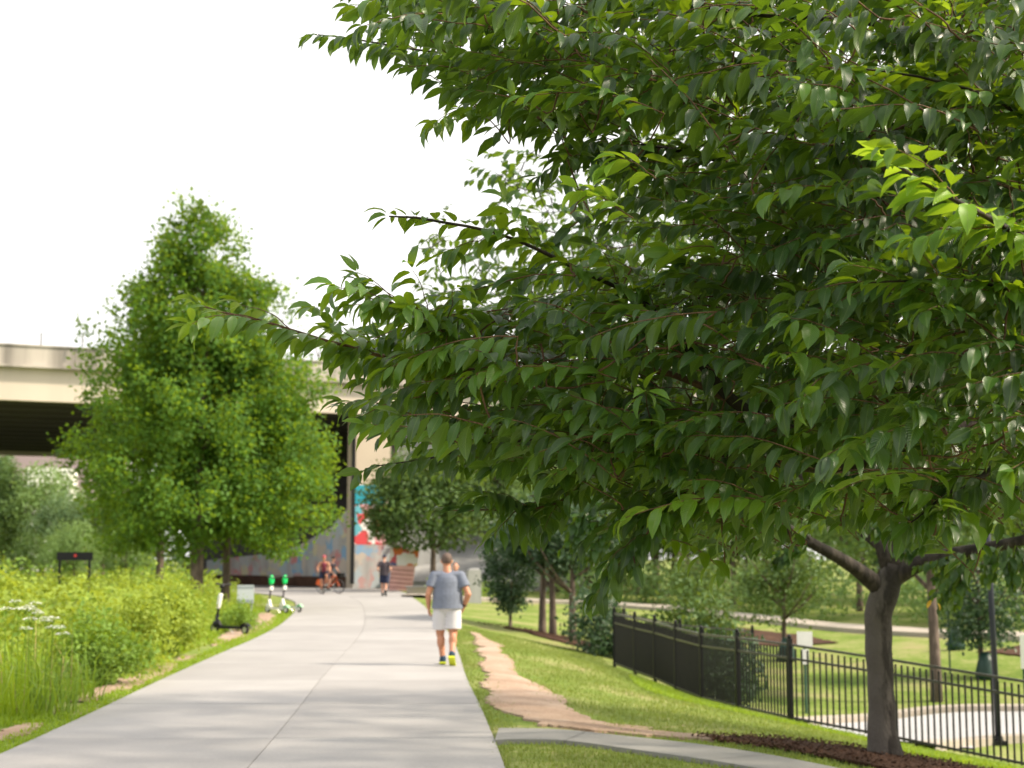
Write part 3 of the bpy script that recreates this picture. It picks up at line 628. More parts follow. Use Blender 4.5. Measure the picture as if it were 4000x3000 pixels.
# leaf-bearing ends of the limbs with short side shoots
for li, (c, rr) in enumerate(limb_curves):
    th = .019 if li == 0 else .0125; k = int(np.argmax(rr < th)); k = min(max(k, 8), 34) if (rr < th).any() else 34
    mt = 1 if li == 5 else 0; fr = 3 if li in (0, 2, 3, 5, 7, 9, 14) else 0
    ch.leaves_on(c[max(k, 28) if mt else k:], .019, (.125, .165) if mt else (.1, .15), mt or fr, 0.0, True, .5 if mt else .9)
    if mt: ch.leaves_on(c[k:31], .03, (.1, .135), 0, 0.0, False)
    for q in range(k, 37, 2):
        if li in (4, 11) and q > 26: continue
        t = c[q + 2] - c[q]; t /= np.linalg.norm(t); lat = np.cross(t, (0, 0, 1)); s = random.choice((-1, 1))
        d = t * random.uniform(.5, .9) + lat * s * random.uniform(.3, .8) + np.array((0, 0, random.uniform(-.4, .3)))
        d /= np.linalg.norm(d); Ls = random.uniform(.1, .32)
        ch.shoot(c[q], c[q] + d * Ls, None, fr, .0025, spacing=.03)
POLY = [(1330, 90), (1380, -150), (4300, -250), (4300, 1900), (3900, 1920), (3500, 1970), (3250, 2040), (2900, 2000), (2650, 2050), (2520, 2150), (2400, 1960), (2150, 1880), (1850, 1840), (1560, 1740), (1330, 1610), (1310, 1560), (1560, 1470), (1250, 1380), (1300, 1310), (1680, 1290), (1560, 1210), (1900, 1180), (2020, 1080), (1900, 950), (2150, 930), (2280, 760), (2200, 560), (1900, 460), (1900, 400), (1480, 270)]
shoots = []
while len(shoots) < 1350:
    x, y = random.uniform(1250, 4300), random.uniform(-250, 2250)
    if not in_poly(x, y, POLY): continue
    u = random.random(); edge = min(1, max(0, (x - 1500) / 1500))
    d = random.uniform(4.9, 6.4) if u < .5 else random.uniform(6.2, 8.6)
    if x > 3000 and u < .16: d = random.uniform(4.2, 5.0)
    if x < 2100 and d > 7: continue
    # open gaps towards the sky on the upper left
    if x < 2700 and 480 < y < 1080 and random.random() < .6: continue
    if x > 2950 and y > 1780 and d < 6.5 and random.random() < .35: continue
    shoots.append((x, y, d))
lim_nodes = np.array(ch.nodes)
shoots.sort(key=lambda s: np.min(np.linalg.norm(lim_nodes - P(*s), axis=1)))
for x, y, d in shoots:
    tip = P(x, y, d); Ls = random.uniform(.32, .6)
    out = tip - (b0 + np.array((0, 0, 1.2))); out /= np.linalg.norm(out)
    dr_ = out * .8 + np.array((-.45, -.1, 0)) + rng.normal(0, .35, 3); dr_[2] = random.uniform(-.3, .5); dr_ /= np.linalg.norm(dr_)
    base = tip - dr_ * Ls
    nd = np.array(ch.nodes); dist = np.linalg.norm(nd - base, axis=1); at = nd[np.argmin(dist)]
    ch.shoot(base, tip, at, 3 if random.random() < .16 else 0, .0032)
# a few special young shoots and yellowing leaves
for (x0, y0, x1, y1, d) in ((4100, 1010, 3830, 900, 4.2), (2480, 850, 2270, 740, 5.0), (2230, 830, 2330, 720, 5.0), (3700, 130, 3750, 10, 4.6), (2560, 700, 2420, 610, 5.0)):
    ch.shoot(P(x0, y0, d), P(x1, y1, d), None, 1, .003, (.1, .135), .03, .02, .5)
# sparse remainder of the crown beyond the frame
for k in range(170):
    a = random.uniform(-1.9, 2.3); rad = random.uniform(.8, 3.0)
    p = np.array((3.2 + abs(rad * math.cos(a)) * .9 + .4, 6.6 + rad * math.sin(a), random.uniform(1.8, 4.6)))
    if random.random() < .4: p = np.array((random.uniform(-.6, 3.5), random.uniform(4.6, 9), random.uniform(4.1, 5.3)))
    if abs(p[0]) / p[1] < .40 and p[2] < 1.65 + .42 * p[1]: continue
    nd = np.array(ch.nodes); at = nd[np.argmin(np.linalg.norm(nd - p, axis=1))]
    v = p - at; L_ = np.linalg.norm(v)
    ch.shoot(p - v / L_ * .1, p + v / L_ * .35, at, 0, .004, (.1, .14), .045)
pos, Rm, sz, mi = ch.arrays()
sz = np.minimum(sz, .165)
vid = rng.integers(0, len(HI), len(pos))
tw = MB(); Vt, Ft = ch.twigs.arrays(); o = np_obj('twigs', to_local(near_tree, Vt), Ft, M['twig'], near_tree, smooth=True); o['kind'] = 'stuff'
# the 300 leaves that show largest become objects
cen = pos + Rm[:, :, 0] * sz[:, None] * .5
yy = cen[:, 1]; ry = cen[:, 2] - CAM_H
dep = yy * cp + ry * sp; u_ = 512 + 1422 * cen[:, 0] / dep; v_ = 384 - 1422 * (ry * cp - yy * sp) / dep
vis = (u_ > 6) & (u_ < 1018) & (v_ > 6) & (v_ < 760)
cell = {}
for i in np.where(vis)[0]:
    k = (int(u_[i] // 9), int(v_[i] // 9))
    if k not in cell or dep[i] < dep[cell[k]]: cell[k] = i
front = np.array(sorted(cell.values()))
face = np.abs((Rm[front, :, 2] * np.array((0, 1.0, -.1))).sum(1)); ln = np.linalg.norm(np.cross(Rm[front, :, 0], np.array((0, 1.0, 0))), axis=1)
score = sz[front] * (.35 + face) * (.4 + ln) / dep[front]
pick = front[np.argsort(-score)[:300]]
leaf_me = {}
mats3 = [M['cherry'], M['young'], M['yellow'], M['fresh']]
isob = np.zeros(len(pos), bool); isob[pick] = True
for i in pick:
    key = (int(vid[i]), int(mi[i]))
    if key not in leaf_me:
        V, F, U = HI[key[0]]; leaf_me[key] = np_mesh('leaf', V, F, mats3[key[1]], smooth=True, uv=U)
    o = bpy.data.objects.new('leaf', leaf_me[key]); COL.objects.link(o); o.parent = near_tree
    m = Matrix.Identity(4)
    for a in range(3):
        for b in range(3): m[a][b] = float(Rm[i, a, b] * sz[i])
    m.translation = Vector([float(q) for q in pos[i] - np.array(near_tree.location)])
    o.matrix_local = m
rest = ~isob
foliage('foliage', to_local(near_tree, pos[rest]), Rm[rest], sz[rest], mats3, near_tree, HI, vid[rest], mi[rest])
N_NEAR = len(pos)

# ------------------------------------------------------------------ second cherry with the visible trunk
tree2 = empty('cherry_tree', (TREE2[0], TREE2[1], G(*TREE2)), 0, 'cherry tree with patchy grey trunk standing in mulch in front of the black fence', 'tree')
D2 = 14.0
def limb2(name, pts, mat, n=18, sides=10):
    c = spline(np.array([P(*q[:3]) for q in pts]), n); W_ = np.array([P(*q[:3]) for q in pts]); al = np.concatenate(([0], np.cumsum(np.linalg.norm(np.diff(W_, axis=0), axis=1)))); rr = np.interp(np.linspace(0, 1, n), al / al[-1], [q[3] for q in pts])
    if name == 'trunk':
        c = c + np.column_stack([np.sin(np.arange(n) * 1.1) * .006, np.cos(np.arange(n)) * .006, np.zeros(n)])
    MB().tube(to_local(tree2, c), rr, sides).build(name, mat, tree2, True); return c
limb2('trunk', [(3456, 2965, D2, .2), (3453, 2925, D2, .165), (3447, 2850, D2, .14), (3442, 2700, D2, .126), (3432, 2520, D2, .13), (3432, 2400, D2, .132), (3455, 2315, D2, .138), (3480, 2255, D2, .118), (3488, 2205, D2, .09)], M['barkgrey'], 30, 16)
c2 = []
c2.append(limb2('limb', [(3470, 2345, D2, .07), (3445, 2305, 14.02, .1), (3410, 2272, 13.98, .09), (3370, 2240, 13.9, .075), (3290, 2185, 13.7, .062), (3150, 2110, 13.5, .05), (2900, 1950, 13.2, .035), (2500, 1700, 13, .02), (2000, 1350, 12.8, .01)], M['limb']))
c2.append(limb2('limb', [(3482, 2230, D2, .1), (3450, 2130, 14.1, .085), (3390, 2075, 14.2, .07), (3280, 2010, 14.4, .055), (3000, 1700, 14.7, .04), (2600, 1200, 14.9, .02), (2300, 900, 15, .01)], M['limb']))
c2.append(limb2('limb', [(3450, 2310, D2, .06), (3500, 2255, D2, .09), (3560, 2215, 13.9, .085), (3650, 2180, 13.8, .07), (3800, 2150, 13.6, .06), (4000, 2110, 13.4, .05), (4400, 2000, 13, .03), (4900, 1750, 12.6, .012)], M['limb']))
c2.append(limb2('limb', [(3485, 2230, D2, .11), (3510, 2050, 14.2, .08), (3530, 1800, 14.4, .06), (3500, 1300, 14.6, .04), (3450, 800, 14.7, .015)], M['limb']))
c2.append(limb2('limb', [(3485, 2230, D2, .1), (3560, 2080, 14.5, .07), (3700, 1850, 15.2, .05), (4000, 1400, 16, .03), (4300, 900, 16.5, .012)], M['limb']))
c3 = Cherry(); c3.nodes = [p for c in c2 for p in c[5:]]
cnt = 0
while cnt < 1500:
    v = rand_dir(1)[0] * (random.uniform(.35, 1) ** .5)
    p = np.array((3.7, 14, 3.75)) + v * np.array((4.9, 4.0, 2.75))
    low = 2.15 + .35 * math.sin(p[0] * 2.1) + .2 * math.sin(p[1] * 1.7)
    if p[0] < 1.5: low += (1.5 - p[0]) * .28
    if p[2] < low: continue
    q = np.array(c3.nodes); at = q[np.argmin(np.linalg.norm(q - p, axis=1))]; d = p - at; L_ = np.linalg.norm(d) + 1e-6; d /= L_
    d = d + np.array((v[0], v[1], 0)) * .6; d[2] *= .4; d /= np.linalg.norm(d)
    c3.shoot(p - d * .22, p + d * .25, at, 0, .004, (.11, .155), .05, .06, 1.0); cnt += 1
# hanging boughs by the right limb
for (x, y, x1, y1, d) in ((3750, 2160, 3650, 2250, 13), (3800, 2150, 3760, 2330, 12.8), (3720, 2190, 3690, 2380, 13.2), (3900, 2130, 3880, 2260, 12.6), (3960, 2120, 3990, 2290, 12.4), (3620, 2100, 3560, 2180, 13.1), (2330, 1950, 2200, 2130, 13), (2400, 2000, 2310, 2190, 13), (2500, 2050, 2260, 2080, 13), (3150, 2120, 3080, 2200, 13.2), (3550, 1950, 3450, 2080, 12.8), (3680, 1950, 3580, 2120, 12.8)):
    for k in range(5):
        c3.shoot(P(x + random.uniform(-40, 40), y, d), P(x1 + random.uniform(-60, 60), y1 + random.uniform(-60, 10), d), None, 0, .006, (.11, .15), .04, .05, 1.0)
p3, R3, s3, m3 = c3.arrays()
Vt, Ft = c3.twigs.arrays(); o = np_obj('twigs', to_local(tree2, Vt), Ft, M['bark'], tree2); o['kind'] = 'stuff'
foliage('foliage', to_local(tree2, p3), R3, s3, [M['cherry2'], M['young'], M['yellow']], tree2, LO, None, m3)
for (x, y) in ((3640, 2340), (3660, 2352)):
    V, F, U = HI[0]; o = bpy.data.objects.new('leaf', leaf_me.setdefault('y', np_mesh('leaf', V, F, M['yellow'], smooth=True, uv=U))); COL.objects.link(o); o.parent = tree2
    q = P(x, y, 13.0) - np.array(tree2.location); o.location = [float(k) for k in q]; o.rotation_euler = (R(60), R(60), R(20 if x > 3650 else 150)); o.scale = (.1, .1, .1); o['label'] = 'orange yellow fading leaf'

# ------------------------------------------------------------------ crowns of the other trees (leaf clumps through the volume)
def crown_pts(lobes, n_clump, per, clump_r, shell=.55, amp=.13):
    """lobes: (cx,cy,cz,rx,ry,rz,weight). Clumps lie mostly towards the surface, with noisy radius -> uneven outline and gaps."""
    w = np.array([l[6] for l in lobes], float); w /= w.sum(); out = []
    ids = rng.choice(len(lobes), n_clump, p=w)
    u = rand_dir(n_clump); rad = shell + (1.04 - shell) * rng.random(n_clump) ** .6
    ph = rng.random(6) * 6
    bump = 1 + amp * np.sin(u[:, 0] * 5 + ph[0]) * np.sin(u[:, 1] * 5 + ph[1]) + amp * np.sin(u[:, 2] * 7 + ph[2] + u[:, 0] * 3)
    L_ = np.array([l[:6] for l in lobes])[ids]
    c = L_[:, :3] + u * L_[:, 3:6] * (rad * bump)[:, None]
    p = np.repeat(c, per, 0) + rng.normal(0, 1, (n_clump * per, 3)) * clump_r
    return p, np.repeat(u, per, 0)
def crown_mesh(name, lobes, n_clump, per, clump_r, leaf, mat, shell=.55, bias=.7, zmin=None, amp=.13):
    p, u = crown_pts(lobes, n_clump, per, clump_r, shell, amp)
    if zmin is not None: k = p[:, 2] > zmin + .25 * rng.random(len(p)); p, u = p[k], u[k]
    n = len(p); ax = rand_dir(n) + u * .5 + np.array((0, 0, -.15)); nr = rand_dir(n) + u * bias + np.array((0, 0, .5))
    s = leaf * rng.uniform(.6, 1.3, n); Rm_ = frames(ax, nr)
    V, F, U = DIA; W = (np.einsum('nij,vj->nvi', Rm_, V) * s[:, None, None] + p[:, None]).reshape(-1, 3)
    return np_mesh(name, W, (F[None] + (np.arange(n) * 4)[:, None, None]).reshape(-1, 3), mat, uv=np.tile(U, (n, 1)))
def trunk_mesh(h, r, lean=0.0, limbs=5, mat=None, hl=.5, spread=.35):
    mb = MB(); c = spline(np.array([(0, 0, -.15), (lean * .2, 0, h * .3), (lean * .6, .03, h * .65), (lean, 0, h)]), 10)
    mb.tube(c, np.linspace(r * 1.25, r * .25, 10), 9)
    for k in range(limbs):
        i = 4 + k % 5; a = k * 2.4; q = c[i]; L_ = h * spread * random.uniform(.7, 1.1)
        mb.tube(spline(np.array([q, q + (math.cos(a) * L_ * .5, math.sin(a) * L_ * .5, L_ * .35), q + (math.cos(a) * L_, math.sin(a) * L_, L_ * .9)]), 6), np.linspace(r * .5, r * .12, 6), 6)
    V, F = mb.arrays(); return np_mesh('trunk', V, F, mat or M['treebark'], smooth=True)
def place_tree(name, tm, cm, x, y, s=1.0, rz=0.0, label=None, cat='tree', group=None, z=None, sz_=None):
    t = empty(name, (x, y, G(x, y) if z is None else z), rz, label, cat, group); t.scale = (s, s, sz_ or s)
    if tm: mesh_obj('trunk', tm, t)
    mesh_obj('crown', cm, t); return t

# three feathery trees left of the trail
big = [(0, 0, 4.3, 3.7, 3.5, 2.5, 2.9), (-2.0, .3, 5.0, 2.1, 2.1, 2.4, 1.1), (2.7, -.2, 4.3, 1.8, 2.2, 2.2, 1.5), (.1, 0, 7.2, 3.0, 2.8, 2.4, 2.3), (-.3, 0, 9.8, 1.8, 1.8, 2.2, 1.6), (-.2, 0, 11.7, 1.25, 1.2, 1.5, 1.0), (1.5, 0, 9.4, 1.3, 1.3, 1.6, .9), (-1.9, 0, 8.6, 1.4, 1.4, 1.7, .8), (2.4, 0, 7.0, 1.4, 1.5, 1.6, .9)]
cm_big = crown_mesh('crown', big, 880, 66, .23, .165, M['bald'], .55, .8, 1.5, .2)
place_tree('feathery_tree', trunk_mesh(11.5, .185, 0, 14, None, .5, .11), cm_big, -10.1, 46, 1, .3, 'tallest light green feathery tree left of the trail, thickest trunk', group='three feathery trees in the meadow')
side = [(0, 0, 4.2, 2.5, 2.4, 2.4, 2.4), (.3, 0, 6.6, 1.9, 1.8, 2.2, 1.7), (0, 0, 8.6, 1.2, 1.2, 1.9, 1.0)]
cm_side = crown_mesh('crown', side, 440, 60, .23, .165, M['bald'], .55, .8, 1.5, .2)
tm_side = trunk_mesh(8.2, .11, .1, 10, None, .5, .1)
place_tree('feathery_tree', tm_side, cm_side, -12.9, 52.5, 1.16, 1.4, 'left feathery tree with trunk half hidden by weeds', group='three feathery trees in the meadow')
place_tree('feathery_tree', tm_side, cm_side, -9.45, 47.5, 1.05, 4.0, 'right feathery tree with thin trunk nearest the scooters', group='three feathery trees in the meadow')

# prototypes for background trees
round_l = [(0, 0, 4.2, 2.4, 2.4, 1.7, 2), (1.1, .4, 3.6, 1.6, 1.6, 1.3, 1), (-1.2, -.3, 3.8, 1.6, 1.7, 1.4, 1), (.1, 0, 5.3, 1.6, 1.5, 1.2, 1)]
tall_l = [(0, 0, 5, 2.2, 2.2, 3.2, 2), (.8, .2, 7.5, 1.7, 1.7, 2.4, 1.2), (-.9, 0, 7, 1.6, 1.6, 2.2, 1), (0, 0, 9.6, 1.2, 1.2, 1.8, .8)]
tm_r = trunk_mesh(4.6, .13, .1, 8); tm_t = trunk_mesh(9, .2, .2, 9)
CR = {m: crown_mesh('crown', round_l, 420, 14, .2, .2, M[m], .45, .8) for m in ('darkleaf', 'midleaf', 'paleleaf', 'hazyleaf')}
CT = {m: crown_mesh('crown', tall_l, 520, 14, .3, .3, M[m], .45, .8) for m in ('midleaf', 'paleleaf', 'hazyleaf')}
# dark tree before the graffiti wall
place_tree('shade_tree', trunk_mesh(5.0, .15, .05, 10), crown_mesh('crown', [(0, 0, 4.1, 2.9, 2.6, 2.2, 2.4), (-1.0, 0, 5.6, 1.7, 1.7, 1.4, 1), (.9, 0, 5.2, 1.8, 1.7, 1.4, 1), (-2.3, -.2, 4.3, 1.3, 1.3, 1.5, .9)], 1100, 14, .25, .22, M['midleaf'], .45, .8, 2.0), -4.0, 72.5, 1.0, 0, 'dark green round tree in front of the painted bridge pier')
# the three small trunks in mulch
tm_s = trunk_mesh(3.0, .1, .05, 9, None, .5, .4)
cm_s = crown_mesh('crown', [(0, 0, 2.85, 1.25, 1.2, .95, 2), (.5, .2, 2.5, .8, .8, .6, 1), (-.5, 0, 2.55, .8, .8, .65, 1)], 430, 14, .13, .13, M['darkleaf'], .4, .8, 1.3)
for (x, y, s, rz, lab) in ((.84, 40.0, 1.0, 0, 'slim dark trunk, leftmost of three small trees in mulch'), (1.12, 39.6, .98, 2, 'grey trunk in the middle of three small trees in mulch'), (1.62, 38.6, 1.02, 4, 'right trunk of three small blue-green trees in mulch')):
    place_tree('small_tree', tm_s, cm_s, x, y, s, rz, lab, group='small blue-green trees in the mulch bed')
place_tree('cone_tree', trunk_mesh(1.3, .05, .02, 5), crown_mesh('crown', [(0, 0, 1.35, .72, .7, .75, 2), (0, 0, .75, .36, .36, .5, 1), (-.2, 0, 2.0, .6, .6, .55, 1)], 330, 13, .1, .11, M['darkleaf'], .4, .8, .3), -.05, 41.5, 1, 0, 'small cone-shaped dark tree on the grass left of three trunks')
place_tree('dark_bush', None, crown_mesh('crown', [(0, 0, .75, .7, .7, .8, 2), (.4, .2, .5, .5, .5, .5, 1)], 300, 13, .1, .1, M['darkleaf'], .35, .8), 2.1, 35.6, 1.05, 0, 'dense dark evergreen bush beside the far fence end', 'bush')
place_tree('dark_bush', None, crown_mesh('crown', [(0, 0, .7, .75, .7, .7, 2), (.35, .1, .55, .5, .5, .5, 1), (-.4, 0, .5, .5, .5, .5, 1)], 300, 13, .1, .1, M['darkleaf'], .35, .8), 4.15, 27.6, .95, 1, 'dark shrub seen through the fence pickets', 'bush')
place_tree('pale_bush', None, crown_mesh('crown', [(0, 0, .9, 1.0, .9, .9, 2), (.6, .1, .6, .7, .6, .6, 1)], 280, 13, .14, .13, M['midleaf'], .35, .8), 4.6, 36, 1.15, 1, 'green bush rising above fence rail under the hanging leaves', 'bush')
# lawn trees behind the fence
place_tree('lawn_tree', trunk_mesh(2.6, .07, .05, 14, None, .5, .5), crown_mesh('crown', [(0, 0, 1.9, 1.25, 1.2, .9, 2), (.5, 0, 2.4, .7, .7, .6, 1), (-.5, 0, 2.3, .7, .7, .6, 1)], 420, 10, .16, .11, M['midleaf'], .25, .5, .75), 7.35, 39.0, 1.0, 0, 'open grey-green tree on the lawn behind the white sign post')
place_tree('lawn_tree', trunk_mesh(5.5, .115, .1, 6, None, .5, .3), crown_mesh('crown', [(0, 0, 4.3, 1.7, 1.6, 1.4, 2)], 300, 14, .2, .16, M['midleaf'], .35, .8, 2.6), 9.2, 31.4, 1.0, 2, 'tree with bare pinkish trunk on the lawn right of the cherry')
place_tree('lawn_tree', trunk_mesh(3.0, .06, .0, 12, None, .5, .4), crown_mesh('crown', [(0, 0, 2.1, 1.05, 1.0, 1.3, 2), (0, 0, 1.2, .8, .8, .6, 1)], 420, 10, .15, .11, M['darkleaf'], .25, .5, .5), 11.2, 34.5, 1.05, 0, 'dark feathery pine-like young tree behind the lamp post')
place_tree('lawn_tree', trunk_mesh(2.4, .05, .0, 10, None, .5, .4), crown_mesh('crown', [(0, 0, 1.8, .9, .9, .8, 2)], 300, 10, .15, .11, M['midleaf'], .25, .5, .7), 6.1, 47, 1.0, 0, 'slender small tree on brown bank left of the open one')
# trees beyond the far walkway
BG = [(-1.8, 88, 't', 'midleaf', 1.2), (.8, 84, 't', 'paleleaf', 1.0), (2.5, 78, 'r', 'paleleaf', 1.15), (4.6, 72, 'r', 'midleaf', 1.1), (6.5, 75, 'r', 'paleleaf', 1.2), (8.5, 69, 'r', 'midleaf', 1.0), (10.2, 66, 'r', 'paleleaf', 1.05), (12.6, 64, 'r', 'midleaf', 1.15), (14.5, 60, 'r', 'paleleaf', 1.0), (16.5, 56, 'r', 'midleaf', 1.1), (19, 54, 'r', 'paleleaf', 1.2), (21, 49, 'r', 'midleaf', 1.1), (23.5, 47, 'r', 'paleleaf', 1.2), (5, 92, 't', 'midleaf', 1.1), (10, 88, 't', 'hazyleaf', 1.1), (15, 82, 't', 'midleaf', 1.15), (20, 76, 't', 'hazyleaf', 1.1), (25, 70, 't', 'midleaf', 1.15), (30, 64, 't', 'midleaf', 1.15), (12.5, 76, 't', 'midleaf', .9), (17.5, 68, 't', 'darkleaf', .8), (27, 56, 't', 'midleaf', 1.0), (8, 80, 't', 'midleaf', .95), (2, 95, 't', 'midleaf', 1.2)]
CT['darkleaf'] = crown_mesh('crown', tall_l, 520, 14, .3, .3, M['darkleaf'], .45, .8)
WORD = {'midleaf': 'green', 'paleleaf': 'pale yellow-green', 'hazyleaf': 'hazy grey-green', 'darkleaf': 'dark green'}
ORD = ['first', 'second', 'third', 'fourth', 'fifth', 'sixth', 'seventh', 'eighth', 'ninth', 'tenth', 'eleventh', 'twelfth', 'thirteenth', 'fourteenth', 'fifteenth', 'sixteenth']
def far_trees(rows, where, gname, spin):
    cls = lambda r: (WORD[r[3]], 'low rounded' if r[2] == 'r' else 'tall')
    for i, r in enumerate(rows):
        same = sorted([q for q in rows if cls(q) == cls(r)], key=lambda q: q[0] / q[1]); k = same.index(r)
        lab = '%s %s tree %s' % (*cls(r), where) + (', %s of its kind from the left' % ORD[k] if len(same) > 1 else '')
        place_tree('background_tree', tm_r if r[2] == 'r' else tm_t, (CR if r[2] == 'r' else CT)[r[3]], r[0], r[1], r[4], i * spin, lab, group='%s %s trees %s' % (*cls(r), gname))
far_trees(BG, 'behind the walkway', 'behind the walkway', 1.7)
woods = crown_mesh('woods', [(x, 104 + 6 * math.sin(x), 3.5, 6, 4, 5.5 + 2 * math.sin(x * .7), 1) for x in range(-8, 60, 6)] + [(34 + k * 4, 80 - k * 6, 3.5, 5, 5, 5, 1) for k in range(6)], 3600, 8, .5, .55, M['midleaf'], .4, .8)
tag(mesh_obj('woods', woods), 'blurred mass of woodland closing the view on the right', kind='stuff')
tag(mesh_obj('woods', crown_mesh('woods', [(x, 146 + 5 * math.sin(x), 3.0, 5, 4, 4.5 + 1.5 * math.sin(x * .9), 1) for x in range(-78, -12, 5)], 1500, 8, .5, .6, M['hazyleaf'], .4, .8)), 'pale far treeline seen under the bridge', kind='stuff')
shr = crown_mesh('shrubs', [(x, y, .5, 1.6, 1.2, .9, 1) for x, y in ((3, 68), (5.5, 66), (8, 63.5), (10, 58.5), (12, 54), (14, 49), (16, 45), (18.5, 41), (21, 38), (24, 35), (6.8, 67), (11, 60), (15, 51))], 900, 10, .2, .2, M['paleleaf'], .4, .8)
tag(mesh_obj('shrubbery', shr), 'pale green undergrowth along the back of the far walkway', kind='stuff')
# left distance
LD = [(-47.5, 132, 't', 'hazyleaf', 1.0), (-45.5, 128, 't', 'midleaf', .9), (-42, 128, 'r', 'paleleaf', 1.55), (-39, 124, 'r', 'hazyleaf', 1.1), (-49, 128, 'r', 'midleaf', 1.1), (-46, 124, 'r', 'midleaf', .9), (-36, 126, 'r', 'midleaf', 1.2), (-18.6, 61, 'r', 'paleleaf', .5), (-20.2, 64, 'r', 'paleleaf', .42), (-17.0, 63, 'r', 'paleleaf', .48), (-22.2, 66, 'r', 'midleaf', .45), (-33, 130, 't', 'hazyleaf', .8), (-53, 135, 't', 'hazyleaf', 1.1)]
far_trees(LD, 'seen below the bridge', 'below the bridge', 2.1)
place_tree('background_tree', tm_t, CT['midleaf'], -15.8, 132, 1.95, 1, 'distant evergreen top poking above the bridge parapet')
place_tree('edge_tree', tm_r, CR['darkleaf'], -9.55, 23.2, .46, 1, 'dark glossy shrub-like tree cut off by the left picture edge', sz_=.42)
tag(mesh_obj('undergrowth', crown_mesh('undergrowth', [(x, 62 + 2 * math.sin(x), .55, 1.6, 1.4, .9, 1) for x in np.arange(-30, -13, 1.6)], 700, 10, .22, .2, M['weed2'], .4, .8)), 'bushy green undergrowth at the back of the meadow', kind='stuff')

# ------------------------------------------------------------------ bridge
br = empty('bridge', (-18, 74.7, 0), math.atan2(6.6, 15.7), 'concrete highway bridge with cream girder crossing over the trail', 'bridge')
def bx(name, c, s, mat): return MB().box(c, s).build(name, mat, br)
# local x along the bridge, y across (away from camera)
L0 = 90
bx('girder', (0, .25, 9.6 + .83), (L0, .5, 1.66), M['girder'])
bx('lip', (0, 0, 11.33), (L0, .9, .14), M['parapet'])
for k in range(18):
    bx('parapet_panel', (-L0 / 2 + 2.5 + k * 5, -.1, 11.88), (4.98, .35, .96), M['parapet'])
bx('coping', (0, -.1, 12.4), (L0, .5, .08), M['parapet'])
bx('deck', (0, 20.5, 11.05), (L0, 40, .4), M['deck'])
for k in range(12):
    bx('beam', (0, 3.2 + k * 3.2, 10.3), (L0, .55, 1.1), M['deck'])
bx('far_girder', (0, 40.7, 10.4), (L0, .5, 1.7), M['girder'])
for px in (160, 322):
    q = P(px, 1345, 72.2); t = MB()
    pl = empty('parapet_rod', (q[0], q[1], 12.43), 0, 'thin beaded rod standing on the bridge parapet%s' % (' nearest the picture edge' if px == 160 else ', the one closer to the feathery tree'), 'rod')
    MB().tube([(0, 0, 0), (0, 0, .72)], [.034, .028], 6).build('shaft', M['black'], pl)
    for k in range(4): MB().ell((0, 0, .2 + k * .15), (.055, .055, .035), 8, 5).build('insulator', M['parapet'], pl)
# pier and abutment, walls carry the paint
pier = empty('bridge_pier', (-8.05, 80.0, 0), .38, 'cream bridge pier with a turquoise block and red and white graffiti', 'pier')
MB().box((0, 0, 4.8), (2.1, 1.4, 9.6)).build('shaft', M['pier'], pier)
MB().box((-.14, -.712, 5.15), (1.78, .02, 1.05)).build('turquoise_patch', M['cyan'], pier)
MB().box((-.1, -.712, 3.5), (1.86, .02, 2.2)).build('graffiti', M['redwhite'], pier)
MB().box((0, -.73, 1.2), (2.1, .03, 2.36)).build('base_panel', M['wallpaint'], pier)
MB().box((-1.06, -.6, 4.9), (.1, .5, 9.3)).build('downpipe', M['black'], pier)
p2 = empty('bridge_pier', (-5.6, 81.8, 0), .38, 'plain pale bridge pier right of the turquoise one, mostly behind leaves', 'pier')
MB().box((0, 0, 4.8), (2.6, 1.4, 9.6)).build('shaft', M['concrete'], p2)
# sloping retaining wall left of the pier
wl_ = empty('retaining_wall', (-9.0, 80.6, 0), math.atan2(-8, 7.2), 'grey sloping retaining wall covered with faded graffiti under the bridge', 'wall')
prof = [(-.2, 0), (-.2, 4.6), (-2.2, 3.4), (-5.0, 2.5), (-7.5, 2.0), (-16, 1.5), (-16, 0)]
V = [(x, y, z) for y in (0, .5) for x, z in prof]; n = len(prof)
MB().add(V, [tuple(range(n))[::-1], tuple(range(n, 2 * n))] + [(i, (i + 1) % n, n + (i + 1) % n, n + i) for i in range(n)]).build('face', M['wallpaint'], wl_)
MB().box((-8, -.15, .3), (16, .3, .6)).build('footing', M['mulch'], wl_)
w2 = empty('graffiti_wall', (-6.3, 77.6, 0), .05, 'low wall with blue and white tags right of the turquoise pier', 'wall')
MB().box((0, 0, 1.15), (1.5, .35, 2.3)).build('face', M['blue_tags'], w2)
w3 = empty('graffiti_wall', (-5.75, 73.6, 0), .15, 'leaning wall end painted orange and white above pink stripes beside the jogger', 'wall')
Mx = np.array([(1, 0, .12), (0, 1, 0), (0, 0, 1)])
MB().box((.1, 0, .64), (1.2, .25, 1.28), Mx).build('face', M['pink'], w3)
for k in range(5): MB().box((.02 + .02 * k, -.135, .16 + k * .22), (1.16, .02, .05), np.array([(1, 0, .1), (0, 1, 0), (-.08, 0, 1)])).build('stripe', M['salmon'], w3)
MB().box((.2, 0, 1.72), (1.45, .27, .9), Mx).build('mural', M['orangewhite'], w3)
bank = MB(); bank.add([(-7, 79, .4), (4, 79, .3), (4, 92, 5.2), (-7, 92, 5.4), (-7, 92, -1), (4, 92, -1), (-7, 79, -1), (4, 79, -1)], [(0, 1, 2, 3), (3, 2, 5, 4), (1, 7, 5, 2), (0, 3, 4, 6), (6, 7, 1, 0)])
tag(bank.build('paved_slope', M['concrete']), 'paved grey slope rising under the bridge', kind='structure')
lw = empty('low_wall', (-3.9, 66.2, -.05), -.32, 'low tan concrete kerb wall ending the trail by the shade tree', 'wall')
